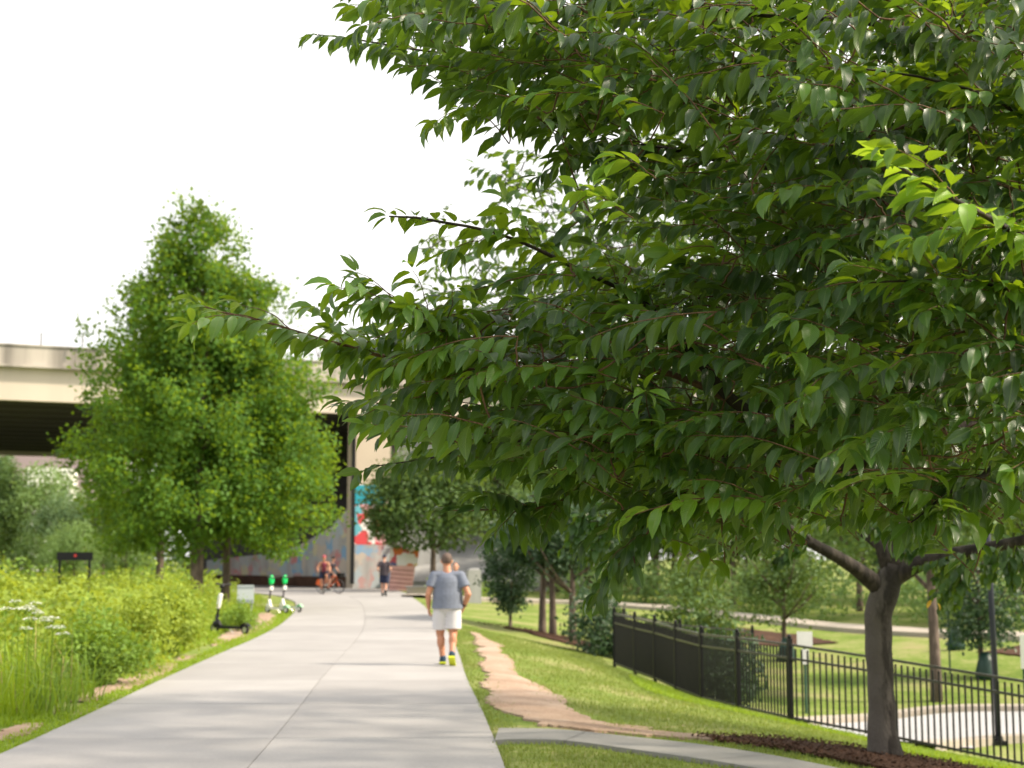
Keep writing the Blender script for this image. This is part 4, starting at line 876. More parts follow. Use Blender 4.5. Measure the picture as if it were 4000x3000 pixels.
MB().box((0, 0, .15), (1.9, .4, .42)).build('face', M['kerb'], lw); MB().box((0, 0, .39), (2.0, .5, .06)).build('coping', M['path'], lw)
cb = empty('concrete_pillar', (-1.6, 60, G(-1.6, 60)), .2, 'stubby grey concrete pillar right of the walking man', 'pillar')
MB().box((0, 0, .65), (.58, .5, 1.45), None, .93).build('shaft', M['concrete'], cb); MB().box((0, 0, 1.40), (.5, .43, .1), None, .7).build('cap', M['concrete'], cb)
tag(mesh_obj('verge_shrubs', crown_mesh('verge_shrubs', [(-3.2, 68.5, .25, .9, .6, .45, 1), (-2, 68, .2, .8, .6, .4, 1), (-.6, 66.5, .2, .8, .6, .45, 1)], 160, 10, .12, .12, M['weed2'], .4, .8)), 'low green shrubs at the foot of the shade tree', kind='stuff')
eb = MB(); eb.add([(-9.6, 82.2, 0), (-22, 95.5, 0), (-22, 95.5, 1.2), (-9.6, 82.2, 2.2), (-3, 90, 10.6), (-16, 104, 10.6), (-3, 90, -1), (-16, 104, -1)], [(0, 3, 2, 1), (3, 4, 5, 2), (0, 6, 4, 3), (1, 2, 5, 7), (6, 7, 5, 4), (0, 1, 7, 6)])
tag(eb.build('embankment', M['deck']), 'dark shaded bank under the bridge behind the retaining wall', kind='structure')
# far white building
fb = empty('white_building', (-61.5, 190, 0), .2, 'white flat building with dull roof far beyond the bridge', 'building')
MB().box((0, 0, 6.7), (6, 8, 13.4)).build('wall', M['white'], fb)
for i in range(4):
    for k in range(3): w_ = MB().box((-2.1 + i * 1.4, -4.01, 4 + k * 3.2), (.8, .06, 1.3)).build('window', M['glass'], fb)
MB().box((-8, 14, 7.9), (34, 14, 15.8)).build('rear_wing', M['roof'], fb)

# ------------------------------------------------------------------ black fence
FP = [(9.3, 16.9), (7.05, 19.1), (5.43, 20.8), (4.19, 21.8), (3.65, 23.4), (3.29, 25.1), (3.05, 26.9), (2.83, 28.6), (2.58, 30.3), (2.27, 32.0), (2.6, 33.5), (4.0, 34.3), (5.8, 34.8)]
fence = empty('fence', (4.19, 21.8, G(4.19, 21.8)), 0, 'long black metal picket fence bending along the foot of the lawn', 'fence')
FZ = {0: -1.33, 1: -1.19, 2: -.98}
fz = np.array([FZ.get(i, G(*p)) for i, p in enumerate(FP)]); fo = np.array(fence.location)
FH = 1.2
post_me = None; pick_me = None
mb = MB(); mb.box((0, 0, FH / 2), (.064, .064, FH + .1)).box((0, 0, FH + .06), (.076, .076, .02)); Vp, Fp = mb.arrays(); post_me = np_mesh('post', Vp, Fp, M['black'])
fin = MB().ell((0, 0, FH + .10), (.036, .036, .036), 8, 6); Vp, Fp = fin.arrays(); fin_me = np_mesh('finial', Vp, Fp, M['black'], smooth=True)
mb = MB(); mb.box((0, 0, .6), (.022, .022, 1.06)); Vp, Fp = mb.arrays(); pick_me = np_mesh('picket', Vp, Fp, M['black'])
NP = 17
for i, p in enumerate(FP):
    o = mesh_obj('post', post_me, fence); o.location = (p[0] - fo[0], p[1] - fo[1], fz[i] - fo[2])
    f = mesh_obj('finial', fin_me, o)
    if i + 1 == len(FP): break
    q = FP[i + 1]; a = np.array((*p, fz[i])) - fo; b = np.array((*q, fz[i + 1])) - fo
    o.rotation_euler = (0, 0, math.atan2(b[1] - a[1], b[0] - a[0]))
    d = (b - a) / np.linalg.norm(b - a); a2, b2 = a + d * .034, b - d * .034
    for hz_, nm in ((FH - .02, 'top_rail'), (FH - .22, 'rail'), (.1, 'rail')):
        t = (b2 - a2); u = t / np.linalg.norm(t); s_ = np.cross(u, (0, 0, 1)); s_ /= np.linalg.norm(s_); w_ = np.cross(s_, u)
        MB().box((a2 + b2) / 2 + (0, 0, hz_), (np.linalg.norm(t), .034, .034), np.column_stack([u, s_, w_])).build(nm, M['rail'], fence)
    L_ = np.linalg.norm(b - a); npk = max(6, int(round(L_ / .1)))
    for k in range(1, npk):
        c = a + (b - a) * k / npk; o = mesh_obj('picket', pick_me, fence); o.location = [float(v) for v in c]; o.rotation_euler = (0, 0, math.atan2(d[1], d[0]))

# ------------------------------------------------------------------ street furniture behind the fence
q = P(3900, 2877, 25.1); gz_ = G(q[0], 25.1)
lp = empty('lamp_post', (q[0], 25.1, gz_), 0, 'tall dark blue lamp post on the grass island behind the fence', 'lamp post')
MB().tube([(0, 0, 0), (-.03, 0, 2.6), (-.07, 0, 6.2)], [.055, .05, .042], 12).build('pole', M['pole'], lp, True)
MB().box((0, 0, .04), (.2, .2, .08)).tube([(0, 0, .08), (0, 0, .16)], [.085, .065], 10).build('base', M['black'], lp)
lh = MB().box((-.35, 0, 6.2), (.75, .26, .12)).build('lamp_head', M['black'], lp); MB().box((-.45, 0, 6.13), (.5, .2, .02)).build('lens', M['white'], lh)
def sign_post(x, y, h, ph, w, label, kind):
    s = empty('sign_post', (x, y, G(x, y)), -.1, label, 'sign')
    MB().tube([(0, 0, -.1), (0, 0, h)], [.03, .03], 8).build('post', M['greenpost'], s)
    MB().box((0, -.05, h - ph / 2 + .05), (w, .03, ph)).build('panel', M['white'], s)
    if kind: MB().box((0, -.045, h - ph - .16), (w * .5, .05, .3)).build('lower_plate', M['white'], s)
    return s
sign_post(6.0, 29.6, 1.6, .3, .31, 'white panel on green post in front of the lawn tree', True)
sign_post(7.62, 21.5, 1.85, .5, .12, 'narrow white marker on thin green post at right edge', False)
for x, y, h, lab in ((10.6, 35, 3.2, 'thin green stake left of the pine-like tree'), (10.15, 34.5, 3.4, 'thin green stake beside the bare pinkish trunk')):
    s = empty('tree_stake', (x, y, G(x, y)), 0, lab, 'stake'); MB().tube([(0, 0, -.1), (0, 0, h)], [.022, .022], 6).build('shaft', M['greenpost'], s); MB().ell((0, 0, h), (.03, .03, .03), 6, 4).build('tip', M['greenpost'], s)
def bag(x, y, lab):
    s = empty('watering_bag', (x, y, G(x, y)), 0, lab, 'watering bag', 'green watering bags round the young trunks')
    MB().tube([(0, 0, .0), (0, 0, .12), (.01, 0, .4), (0, 0, .62)], [.24, .25, .19, .1], 12).build('bag', M['gator'], s, True)
    MB().torus((0, 0, .6), .085, .02, 'z', 12, 6).build('strap', M['black'], s)
bag(7.35, 38.7, 'dark green watering bag round the trunk of the open lawn tree')
bag(11.2, 34.2, 'dark green watering bag at the foot of pine-like tree')
bag(12.0, 39.0, 'dark green watering bag alone on the lawn near the stakes')

# ------------------------------------------------------------------ meadow weeds, grass
def path_left(y): return np.interp(y, PL[:, 1], PL[:, 0])
def path_right(y): return np.interp(y, PR[:, 1], PR[:, 0])
def weeds(name, n, xfun, yr, hfun, mat, leaf, label, nl=14, clump=.5, seed=0, parent=None, origin=(0, 0, 0)):
    y = yr[0] + (yr[1] - yr[0]) * rng.random(n) ** 1.35; x = xfun(y, n)
    nz = .5 + .5 * np.sin(x * 1.9 + np.sin(y * .8) * 2) * np.sin(y * 1.3 + x * .7)
    h = hfun(x, y) * (.35 + clump * .8 * nz + .75 * rng.random(n) ** 2.5); z0 = gz(x, y)
    k = h > .06; x, y, h, z0 = x[k], y[k], h[k], z0[k]; n = len(x)
    t = rng.random((n, nl)) ** .7; a = rng.random((n, nl)) * 6.283; lean = rng.normal(0, .18, (n, 2))
    sp_r = .05 + .16 * (1 - t) * np.minimum(1, h[:, None])
    px = x[:, None] + lean[:, :1] * t * h[:, None] + np.cos(a) * sp_r * .6; py = y[:, None] + lean[:, 1:] * t * h[:, None] + np.sin(a) * sp_r * .6; pz = z0[:, None] + t * h[:, None]
    p = np.stack([px, py, pz], -1).reshape(-1, 3); m = len(p)
    ax = np.stack([np.cos(a), np.sin(a), .25 + .5 * rng.random((n, nl))], -1).reshape(-1, 3); nr = np.tile((0, 0, 1.0), (m, 1)) + rng.normal(0, .45, (m, 3))
    s = leaf * rng.uniform(.5, 1.4, m) * np.repeat(np.clip(h, .35, 1), nl)
    V, F, U = DIA; W = (np.einsum('nij,vj->nvi', frames(ax, nr), V) * s[:, None, None] + p[:, None] - np.array(origin)).reshape(-1, 3)
    o = np_obj(name, W, (F[None] + (np.arange(m) * 4)[:, None, None]).reshape(-1, 3), mat, parent); tag(o, label, kind='stuff'); return o
def blades(name, x, y, h, w, mat, label, lean=.35, parent=None, origin=(0, 0, 0), z=None):
    n = len(x); z0 = gz(x, y) if z is None else z; a = rng.random(n) * 6.283; ln = lean * rng.random(n)
    H = np.stack([np.cos(a), np.sin(a), np.zeros(n)], -1); S = np.stack([-np.sin(a), np.cos(a), np.zeros(n)], -1)
    b = np.stack([x, y, z0 - .01], -1) - np.array(origin); V = np.empty((n, 5, 3)); up = np.array((0, 0, 1.0))
    hh = h[:, None]; ww = (w * rng.uniform(.7, 1.3, n))[:, None]
    V[:, 0] = b - S * ww * .5; V[:, 1] = b + S * ww * .5
    mdl = b + up * hh * .6 + H * hh * ln[:, None] * .35; V[:, 2] = mdl - S * ww * .4; V[:, 3] = mdl + S * ww * .4
    V[:, 4] = b + up * hh * (1 - .35 * ln[:, None]) + H * hh * ln[:, None] * 1.1
    F = np.array([(0, 1, 3), (0, 3, 2), (2, 3, 4)])
    o = np_obj(name, V.reshape(-1, 3), (F[None] + (np.arange(n) * 5)[:, None, None]).reshape(-1, 3), mat, parent); tag(o, label, kind='stuff'); return o
def meadow_x(y, n): return path_left(y) - 1.0 - np.minimum(17, 2.0 + y * .36) * rng.random(n) ** 1.2
def meadow_h(x, y):
    d = path_left(y) - x; 
    keep = 1.0
    for sx, sy in ((-6.18, 31.6), (-7.32, 43.6), (-6.92, 44.4)):       # trampled round the parked scooters and in front of them
        keep = keep * (1 - .93 * np.exp(-((x - sx * y / sy) / .75) ** 4) * (y > sy - 9) * (y < sy + .25))
    return keep * 1.25 * smooth(.55 + .3 * np.sin(y * .9) + .2 * np.sin(y * 2.3), 3.3, d) * (.8 + .25 * np.sin(y * .35)) * (1 - .35 * smooth(26, 40, y))
weeds('weeds', 17000, meadow_x, (13, 62), meadow_h, M['weed'], .115, 'tall bright yellow-green weeds filling the meadow on the left', 16, .85)
weeds('weeds', 5500, meadow_x, (13, 60), lambda x, y: meadow_h(x, y) * .85, M['weed2'], .12, 'darker broad-leaved weeds mixed through the meadow', 16, .8)
n = 6000; y = 12.5 + 40 * rng.random(n) ** 1.5; x = meadow_x(y, n); h = meadow_h(x, y) * rng.uniform(.35, 1.1, n); k = h > .1
blades('tall_grass', x[k], y[k], h[k], .018, M['blade'], 'long arching grass among the meadow weeds', 1.3)
# verges and lawn
def strip(n, y0, y1, off0, off1, side, pw=1.4):
    y = y0 + (y1 - y0) * rng.random(n) ** pw; o = off0 + (off1 - off0) * rng.random(n)
    return (path_left(y) - o if side < 0 else path_right(y) + o), y
def not_dirt_left(x, y):
    d = path_left(y) - x
    band = (np.abs(d - (.45 + .25 * smooth(24, 34, y))) < .16 * (1 + .8 * smooth(27, 33, y))) & ((np.sin(y * .8) > -.2) | (y > 29) | (y < 14.4)); return ~band
x, y = strip(52000, 11.5, 46, -.03, 2.4, -1); k = not_dirt_left(x, y); x, y = x[k], y[k]
blades('verge_grass', x, y, .05 + .13 * rng.random(len(x)) * smooth(0, .8, path_left(y) - x), .013, M['blade'], 'short bright grass along the left edge of the trail', .9)
from math import hypot
def lawn_ok(x, y):
    o = x - path_right(y)
    track = np.interp(y, [13.9, 15.1, 16.8, 19, 21.1, 28.2, 33], [.6, .5, .2, .02, -.14, -.5, -.85]); tw_ = np.interp(y, [13.9, 15.1, 17, 21, 28, 33, 34], [.35, .62, .45, .3, .22, .1, 0])
    ok = ~((np.abs(x - track) < tw_) & (y > 13.9) & (y < 35) & (rng.random(len(x)) < 1.15 - .75 * (np.abs(x - track) / np.maximum(tw_, .01)) ** 2))
    s = spline(SP, 40); d = np.min(np.hypot(x[:, None] - s[None, :, 0], y[:, None] - s[None, :, 1]), 1); ok &= d > .43
    mc = np.array([(2.6, 14.1, .3), (3.3, 13.75, .72), (3.8, 13.4, .75), (4.5, 12.8, .5)]); 
    for a, b, r in mc: ok &= (np.hypot(x - a, y - b) > r) | (rng.random(len(x)) < .05)
    ok &= ~((np.abs(y - (14.6 - .2 * (x - .3))) < .27) & (x < 2.6) & (x > 0) & (rng.random(len(x)) < .85))
    return ok
n = 120000; y = 10 + 26 * rng.random(n) ** 1.5; x = path_right(y) - .05 + (np.interp(y, [10, 20, 32, 36], [5.2, 6.0, 3.6, 4]) ) * rng.random(n)
k = lawn_ok(x, y) & (rng.random(n) < .35 + .75 * (.5 + .5 * np.sin(x * 2.3 + y) * np.sin(y * 1.7 - x)));  x, y = x[k], y[k]
blades('lawn_grass', x, y, .025 + .045 * rng.random(len(x)), .011, M['blade2'], 'mown patchy grass sloping from the trail to the fence', .9)
n = 30000; y = 16 + 11 * rng.random(n); fx = np.interp(y, [16, 19.1, 20.8, 21.8, 23.4, 25.1, 27], [6.0, 6.6, 5.3, 4.1, 3.55, 3.2, 3.0]); x = fx - .05 - 1.5 * rng.random(n) * np.interp(y, [16, 22, 27], [1.3, 1, .5])
k = lawn_ok(x, y); blades('lawn_grass', x[k], y[k], .05 + .07 * rng.random(k.sum()), .014, M['blade'], 'grass strip coloured brighter for the sun on the slope just above the fence', .8)  # brighter blade colour paints the sunlit strip

for (cx_, cy_, rx_, ry_, n, nm) in ((3.5, 13.6, 1.75, .9, 4500, 'bark chips scattered round the cherry trunk'), (.9, 39.2, 1.9, 1.0, 1500, 'reddish bark chips under the three small trunks')):
    r = np.sqrt(rng.random(n)); a = rng.random(n) * 6.283; x = cx_ + rx_ * r * np.cos(a); y = cy_ + ry_ * r * np.sin(a) - (.28 * (x - cx_) if n > 2000 else .3 * (x - cx_)); V, F, U = DIA
    W = (np.einsum('nij,vj->nvi', frames(rand_dir(n) * (1, 1, .3), np.tile((0, 0, 1.0), (n, 1)) + rng.normal(0, .4, (n, 3))), V) * rng.uniform(.015, .05, n)[:, None, None] + np.stack([x, y, gz(x, y) + .06], -1)[:, None]).reshape(-1, 3)
    tag(np_obj('bark_chips', W, (F[None] + (np.arange(n) * 4)[:, None, None]).reshape(-1, 3), M['mulch']), nm, kind='stuff')
# individual plants that stand out of the meadow
def plant_crown(lobes, nc, mat, leaf, cr): return crown_mesh('foliage', lobes, nc, 12, cr, leaf, mat, .3, .6, .02)
bush_me = plant_crown([(0, 0, .45, .7, .6, .42, 2), (.35, -.1, .3, .5, .45, .3, 1), (-.4, 0, .4, .45, .4, .4, 1), (.1, .1, .75, .3, .3, .35, .7)], 300, M['weed2'], .085, .13)
bush_me2 = plant_crown([(0, 0, .55, .55, .5, .55, 2), (.2, .1, .8, .35, .35, .4, 1)], 260, M['weed'], .085, .13)
stem_me = None; mb = MB()
for k in range(7): a = k * .9; mb.tube([(0, 0, -.05), (math.cos(a) * .12, math.sin(a) * .12, .3), (math.cos(a) * .3, math.sin(a) * .3, .7)], [.012, .009, .004], 5)
Vp, Fp = mb.arrays(); stem_me = np_mesh('stem', Vp, Fp, M['weed2'])
for (px, d, s, me, lab) in ((455, 19.2, .88, bush_me, 'dark-based leafy bush bulging over the verge grass'), (700, 24.5, 1.0, bush_me2, 'pale leafy bush behind the dark-based one along the verge'), (690, 29.5, .95, bush_me, 'leafy bush just left of the black scooter'), (962, 32.8, .62, bush_me, 'low bush under the grey-white sign'), (560, 21.5, .9, bush_me2, 'upright yellow-green bush between the two larger verge bushes')):
    x = (px - 2000) / FPX * d; x = min(x, path_left(d) - .7); b = empty('weed_bush', (x, d, G(x, d)), px, lab, 'bush'); b.scale = (s, s, s)
    o = mesh_obj('foliage', me, b); mesh_obj('stem', stem_me, b)
def grass_clump(px, d, h, n, label):
    x = (px - 2000) / FPX * d; b = empty('grass_clump', (x, d, G(x, d)), 0, label, 'grass clump')
    r = .28 * np.sqrt(rng.random(n)); a = rng.random(n) * 6.283
    o = blades('blades', r * np.cos(a), r * np.sin(a), h * rng.uniform(.5, 1.1, n), .016, M['weed2'] if n % 2 else M['blade'], None, 1.6, b, z=np.zeros(n)); o['kind'] = 'stuff'
    k = 4; o = blades('dry_stems', rng.normal(0, .12, k), rng.normal(0, .12, k), h * rng.uniform(.9, 1.3, k), .01, M['straw'], None, .7, b, z=np.zeros(k)); o['kind'] = 'stuff'
for a in ((60, 15.0, .95, 90, 'tall arching grass clump at left edge of the photo'), (230, 15.6, .8, 81, 'grass clump with pale bent blades right of the white flowers'), (330, 17.0, .8, 71, 'grass clump between white flowers and dark-based bush'), (130, 17.5, 1.15, 80, 'tallest grass clump, behind the white flowers')): grass_clump(*a)
def flower_plant(px, py, d, label):
    q = P(px, py, d); x = q[0]; z0 = G(x, d); h = q[2] - z0
    b = empty('white_wildflower', (x, d, z0), random.uniform(0, 6), label, 'wildflower', 'white lacy wildflowers in the meadow')
    MB().tube([(0, 0, -.02), (.03, .01, h * .5), (0, 0, h - .06)], [.008, .006, .004], 5).build('stem', M['weed2'], b)
    n = 46; r = .06 * np.sqrt(rng.random(n)); a = rng.random(n) * 6.283
    p = np.stack([r * np.cos(a), r * np.sin(a), h - .25 * r - r * r * 4 + .01 * rng.random(n)], -1)
    V, F, U = DIA; W = (np.einsum('nij,vj->nvi', frames(np.stack([np.cos(a), np.sin(a), .1 * np.ones(n)], -1), np.tile((0, 0, 1.0), (n, 1)) + rng.normal(0, .3, (n, 3))), V) * .03 + p[:, None]).reshape(-1, 3)
    o = np_obj('flower_head', W, (F[None] + (np.arange(n) * 4)[:, None, None]).reshape(-1, 3), M['petal'], b)
    mb = MB()
    for k in range(7): mb.tube([(0, 0, h - .07), (.05 * math.cos(k * .9), .05 * math.sin(k * .9), h - .015)], [.003, .002], 4)
    mb.build('rays', M['weed2'], b)
for i, (px, py, d) in enumerate(sorted(((25, 2373, 16.2), (62, 2345, 16.6), (72, 2372, 16.0), (98, 2372, 16.3), (112, 2365, 16.9), (132, 2378, 16.4), (150, 2390, 16.1), (138, 2352, 17.2), (183, 2408, 16.3), (208, 2410, 16.6), (178, 2420, 16.0), (208, 2445, 15.7), (232, 2445, 16.2), (247, 2470, 15.6), (118, 2412, 15.6), (100, 2450, 15.4)))):
    flower_plant(px, py, d, 'white lacy flower head in the meadow, %s counted from the left edge' % ORD[i])

# ------------------------------------------------------------------ people
def V3(*a): return np.array(a, float)
def person(label, loc, rz, J, skin, hair, shirt, shorts, shoe, sole, vox=.012, scale=1.0, sleeveless=False, sleeve=.62, cap=None, short_frac=.82, group=None, belly=1.0, face=True, bend=None):
    root = empty('person', loc, rz, label, 'person', group); root.scale = (scale,) * 3
    hd, nk, ch_, pv = J['head'], J['neck'], J['chest'], J['pelvis']; fw = J.get('face', V3(0, 1, 0)); fw = fw / np.linalg.norm(fw)
    rt = np.cross(fw, (0, 0, 1.0)); rt /= np.linalg.norm(rt); Hm = np.column_stack([rt, fw, (0, 0, 1.0)])
    b = MB()
    b.ell(hd + V3(0, 0, .02), (.076, .095, .105), 16, 12, Hm).ell(hd + fw * .025 - V3(0, 0, .05), (.058, .07, .075), 12, 8, Hm)
    b.ell(hd + fw * .098 - V3(0, 0, .015), (.014, .022, .026), 8, 6, Hm)
    for s in (-1, 1): b.ell(hd + rt * s * .08 - V3(0, 0, .005), (.012, .022, .034), 8, 6, Hm)
    b.cap(nk - V3(0, 0, .03), hd - V3(0, 0, .06), .06, .054)
    b.ell(ch_, (.165, .115, .2), 16, 10).ell((ch_ + pv) / 2, (.155 * belly, .115 * belly, .2), 16, 10).ell(pv, (.168, .12, .13), 16, 10)
    b.cap(J['shL'], J['shR'], .058, .058).cap(nk - V3(0, 0, .05), J['shL'] + V3(0, 0, .01), .055, .045).cap(nk - V3(0, 0, .05), J['shR'] + V3(0, 0, .01), .055, .045)
    for s in 'LR':
        sh, el, ha = J['sh' + s], J['el' + s], J['ha' + s]
        b.cap(sh, el, .056, .042).cap(el, el + (ha - el) * .4, .043, .042).cap(el + (ha - el) * .4, ha, .042, .027)
        d = ha - el; d = d / np.linalg.norm(d); inward = V3(-1 if s == 'R' else 1, 0, 0) ; inward = J.get('palm' + s, inward)
        inward = inward - d * (inward @ d); inward /= np.linalg.norm(inward); acr = np.cross(d, inward)
        pm = np.column_stack([acr, inward, d]); pc = ha + d * .045
        b.ell(pc, (.042, .019, .055), 10, 8, pm)
        for k, (o_, ln) in enumerate(((-.03, .062), (-.01, .075), (.01, .07), (.029, .055))):
            r0 = pc + d * .04 + acr * o_; m1 = r0 + d * ln * .55 + inward * .012; m2 = m1 + d * ln * .3 + inward * .03
            b.cap(r0, m1, .0095, .009, 8).cap(m1, m2, .009, .0075, 8)
        th = pc - d * .02 + fw * .03; b.cap(th, th + d * .035 + fw * .022 + inward * .012, .012, .01, 8).cap(th + d * .035 + fw * .022 + inward * .012, th + d * .062 + fw * .02 + inward * .026, .01, .008, 8)
        hp, kn, an, to = J['hip' + s], J['kn' + s], J['an' + s], J['toe' + s]
        b.cap(hp, kn, .092, .062).cap(kn, an, .056, .038); back = J.get('calf' + s, -fw); cf = kn + (an - kn) * .3 + back * .016; b.ell(cf, (.06, .062, .125), 12, 8, np.eye(3))
        b.cap(an, an + (to - an) * .6 - V3(0, 0, .01), .038, .034)
    mesh_obj('body', remesh(b, 'body', skin, vox, 3), root)
    # clothing
    c = MB(); e = .013
    hem = J.get('hem', pv[2] - .06); axv = (nk - V3(0, 0, .1)) - pv; at_ = lambda k: pv + axv * k
    dn = V3(0, 0, -1) * (pv[2] - hem + .05)
    c.tube([at_(1.14), at_(1.0), at_(.86), at_(.62), at_(.35), at_(.08), pv + dn * .5, pv + dn], np.array([.082, .115, .13, .137, .136 * belly, .140 * belly, .146 * belly, .15 * belly]), 22, True, 1.38 if not sleeveless else 1.2)
    if not sleeveless:
        c.cap(J['shL'], J['shR'], .068, .068).cap(nk - V3(0, 0, .07), J['shL'], .06, .055).cap(nk - V3(0, 0, .07), J['shR'], .06, .055)
        for s in 'LR':
            sh, el = J['sh' + s], J['el' + s]; c.tube([sh, sh + (el - sh) * .3, sh + (el - sh) * sleeve], [.071, .074, .077], 14).ell(sh, (.07, .07, .07))
    else: c.cap(V3(*(nk - V3(.06, 0, .08))), V3(*(nk + V3(.06, 0, -.08))), .045, .045)
    mesh_obj('shirt', remesh(c, 'shirt', shirt, vox, 2, [((0, 0, hem), (0, 0, -1)), ((0, 0, nk[2] + .0), (0, 0, 1))] if bend is None else None), root)
    q = MB(); q.ell(pv, (.176, .13, .14), 16, 10)
    for s in 'LR':
        hp, kn = J['hip' + s], J['kn' + s]; q.tube([hp + V3(0, 0, .06), hp + (kn - hp) * .4, hp + (kn - hp) * short_frac], [.104, .112, .116], 16)
    mesh_obj('shorts', remesh(q, 'shorts', shorts, vox, 2), root)
    for s in 'LR':
        an, to = J['an' + s], J['toe' + s]; d = to - an; d2 = V3(d[0], d[1], 0); d = d / np.linalg.norm(d); side_ = np.cross(d, (0, 0, 1.0)); side_ /= np.linalg.norm(side_); up = np.cross(side_, d); fm = np.column_stack([side_, d, up])
        m = MB(); m.cap(an + V3(0, 0, .03), an - V3(0, 0, .03), .046, .048).ell(an + (to - an) * .45 - up * .015, (.048, .14, .042), 12, 8, fm).ell(to - d * .03 - up * .01, (.046, .065, .034), 12, 8, fm)
        so = mesh_obj('shoe', remesh(m, 'shoe', shoe, .009, 2), root)
        MB().box(an + (to - an) * .42 - up * .055, (.09, .285, .03), fm).build('sole', sole, so)
    # hair / helmet / cap
    h = MB(); h.ell(hd + V3(0, 0, .032) - fw * .012, (.081, .094, .1), 16, 12, Hm)
    if cap is None: mesh_obj('hair', remesh(h, 'hair', hair, .009, 1, [(hd + V3(0, 0, -.03) + fw * .0, -V3(0, 0, 1) + fw * 1.1)]), root)
    else:
        h = MB(); h.ell(hd + V3(0, 0, .05), (.09, .115, .085), 16, 10, Hm); mesh_obj('helmet' if cap[1] else 'cap', remesh(h, 'cap', cap[0], .01, 1, [(hd + V3(0, 0, .015), (0, 0, -1))]), root)
    if face:
        for s in (-1, 1): MB().ell(hd + rt * s * .032 + fw * .086 + V3(0, 0, .012), (.012, .008, .008), 8, 6, Hm).build('eye', M['hairdark'], root)
        MB().ell(hd + fw * .09 - V3(0, 0, .062), (.022, .007, .006), 8, 5, Hm).build('mouth', M['maroon'], root)
    return root
def walk(**k):
    J = dict(head=V3(-.012, .03, 1.605), neck=V3(0, 0, 1.45), chest=V3(0, 0, 1.24), pelvis=V3(0, 0, .93), shL=V3(-.185, 0, 1.385), shR=V3(.185, 0, 1.385), elL=V3(-.27, -.05, 1.09), elR=V3(.30, -.07, 1.09), haL=V3(-.265, .07, .87), haR=V3(.235, .04, .89),
             hipL=V3(-.095, 0, .88), hipR=V3(.095, 0, .88), knL=V3(-.10, .06, .48), knR=V3(.085, -.02, .48), anL=V3(-.06, .05, .085), anR=V3(.075, -.26, .16), toeL=V3(-.075, .25, .06), toeR=V3(.09, -.1, .04))
    J.update(k); return J
man_y = 22.5; man_x = (1750 - 2000) / FPX * man_y
man = person('grey-haired man in blue-grey T-shirt and white shorts walking away on the trail', (man_x, man_y, 0), .02, walk(), M['skin'], M['hairgrey'], M['shirt'], M['shorts'], M['shoe'], M['yellowsole'], .011, 1.0, belly=1.12)
man.scale = (1.1, 1.03, 1.0)
wb = MB().torus((0, 0, 0), .034, .011, 'z', 14, 6).box((.0, -.034, 0), (.04, .012, .036)).build('watch', M['black'], man); wb.location = (.243, .03, .915)
run = walk(head=V3(0, .05, 1.605), elR=V3(.28, -.1, 1.12), haR=V3(.22, .12, 1.05), elL=V3(-.28, -.1, 1.12), haL=V3(-.2, .13, 1.02), knL=V3(-.08, .1, .5), anL=V3(-.06, .02, .09), toeL=V3(-.06, .22, .06), knR=V3(.08, .02, .47), anR=V3(.07, -.2, .2), toeR=V3(.08, -.08, .08))
jog = person('jogger in dark T-shirt, navy shorts and cap running away beside the painted wall', ((1505 - 2000) / FPX * 63, 63, 0), .05, run, M['skin2'], M['hairdark'], M['charcoal'], M['navy'], M['black'], M['black'], .016, 1.04, cap=(M['navy'], False))
hid = person('person mostly hidden behind the head of grey-haired man, coming this way', (-1.345, 34.0, 0), math.pi, walk(), M['skin2'], M['hairdark'], M['charcoal'], M['navy'], M['black'], M['white'], .016, .90)
for x, y, s, m, lab in ((-18.6, 101, 1.0, 'white', 'distant pedestrian in white top under the bridge'), (-17.5, 103, 1.02, 'charcoal', 'distant pedestrian in dark top under the bridge')):
    person(lab, (x, y, 0), 2.6, walk(), M['skin2'], M['hairdark'], M[m], M['navy'], M['black'], M['white'], .022, s)

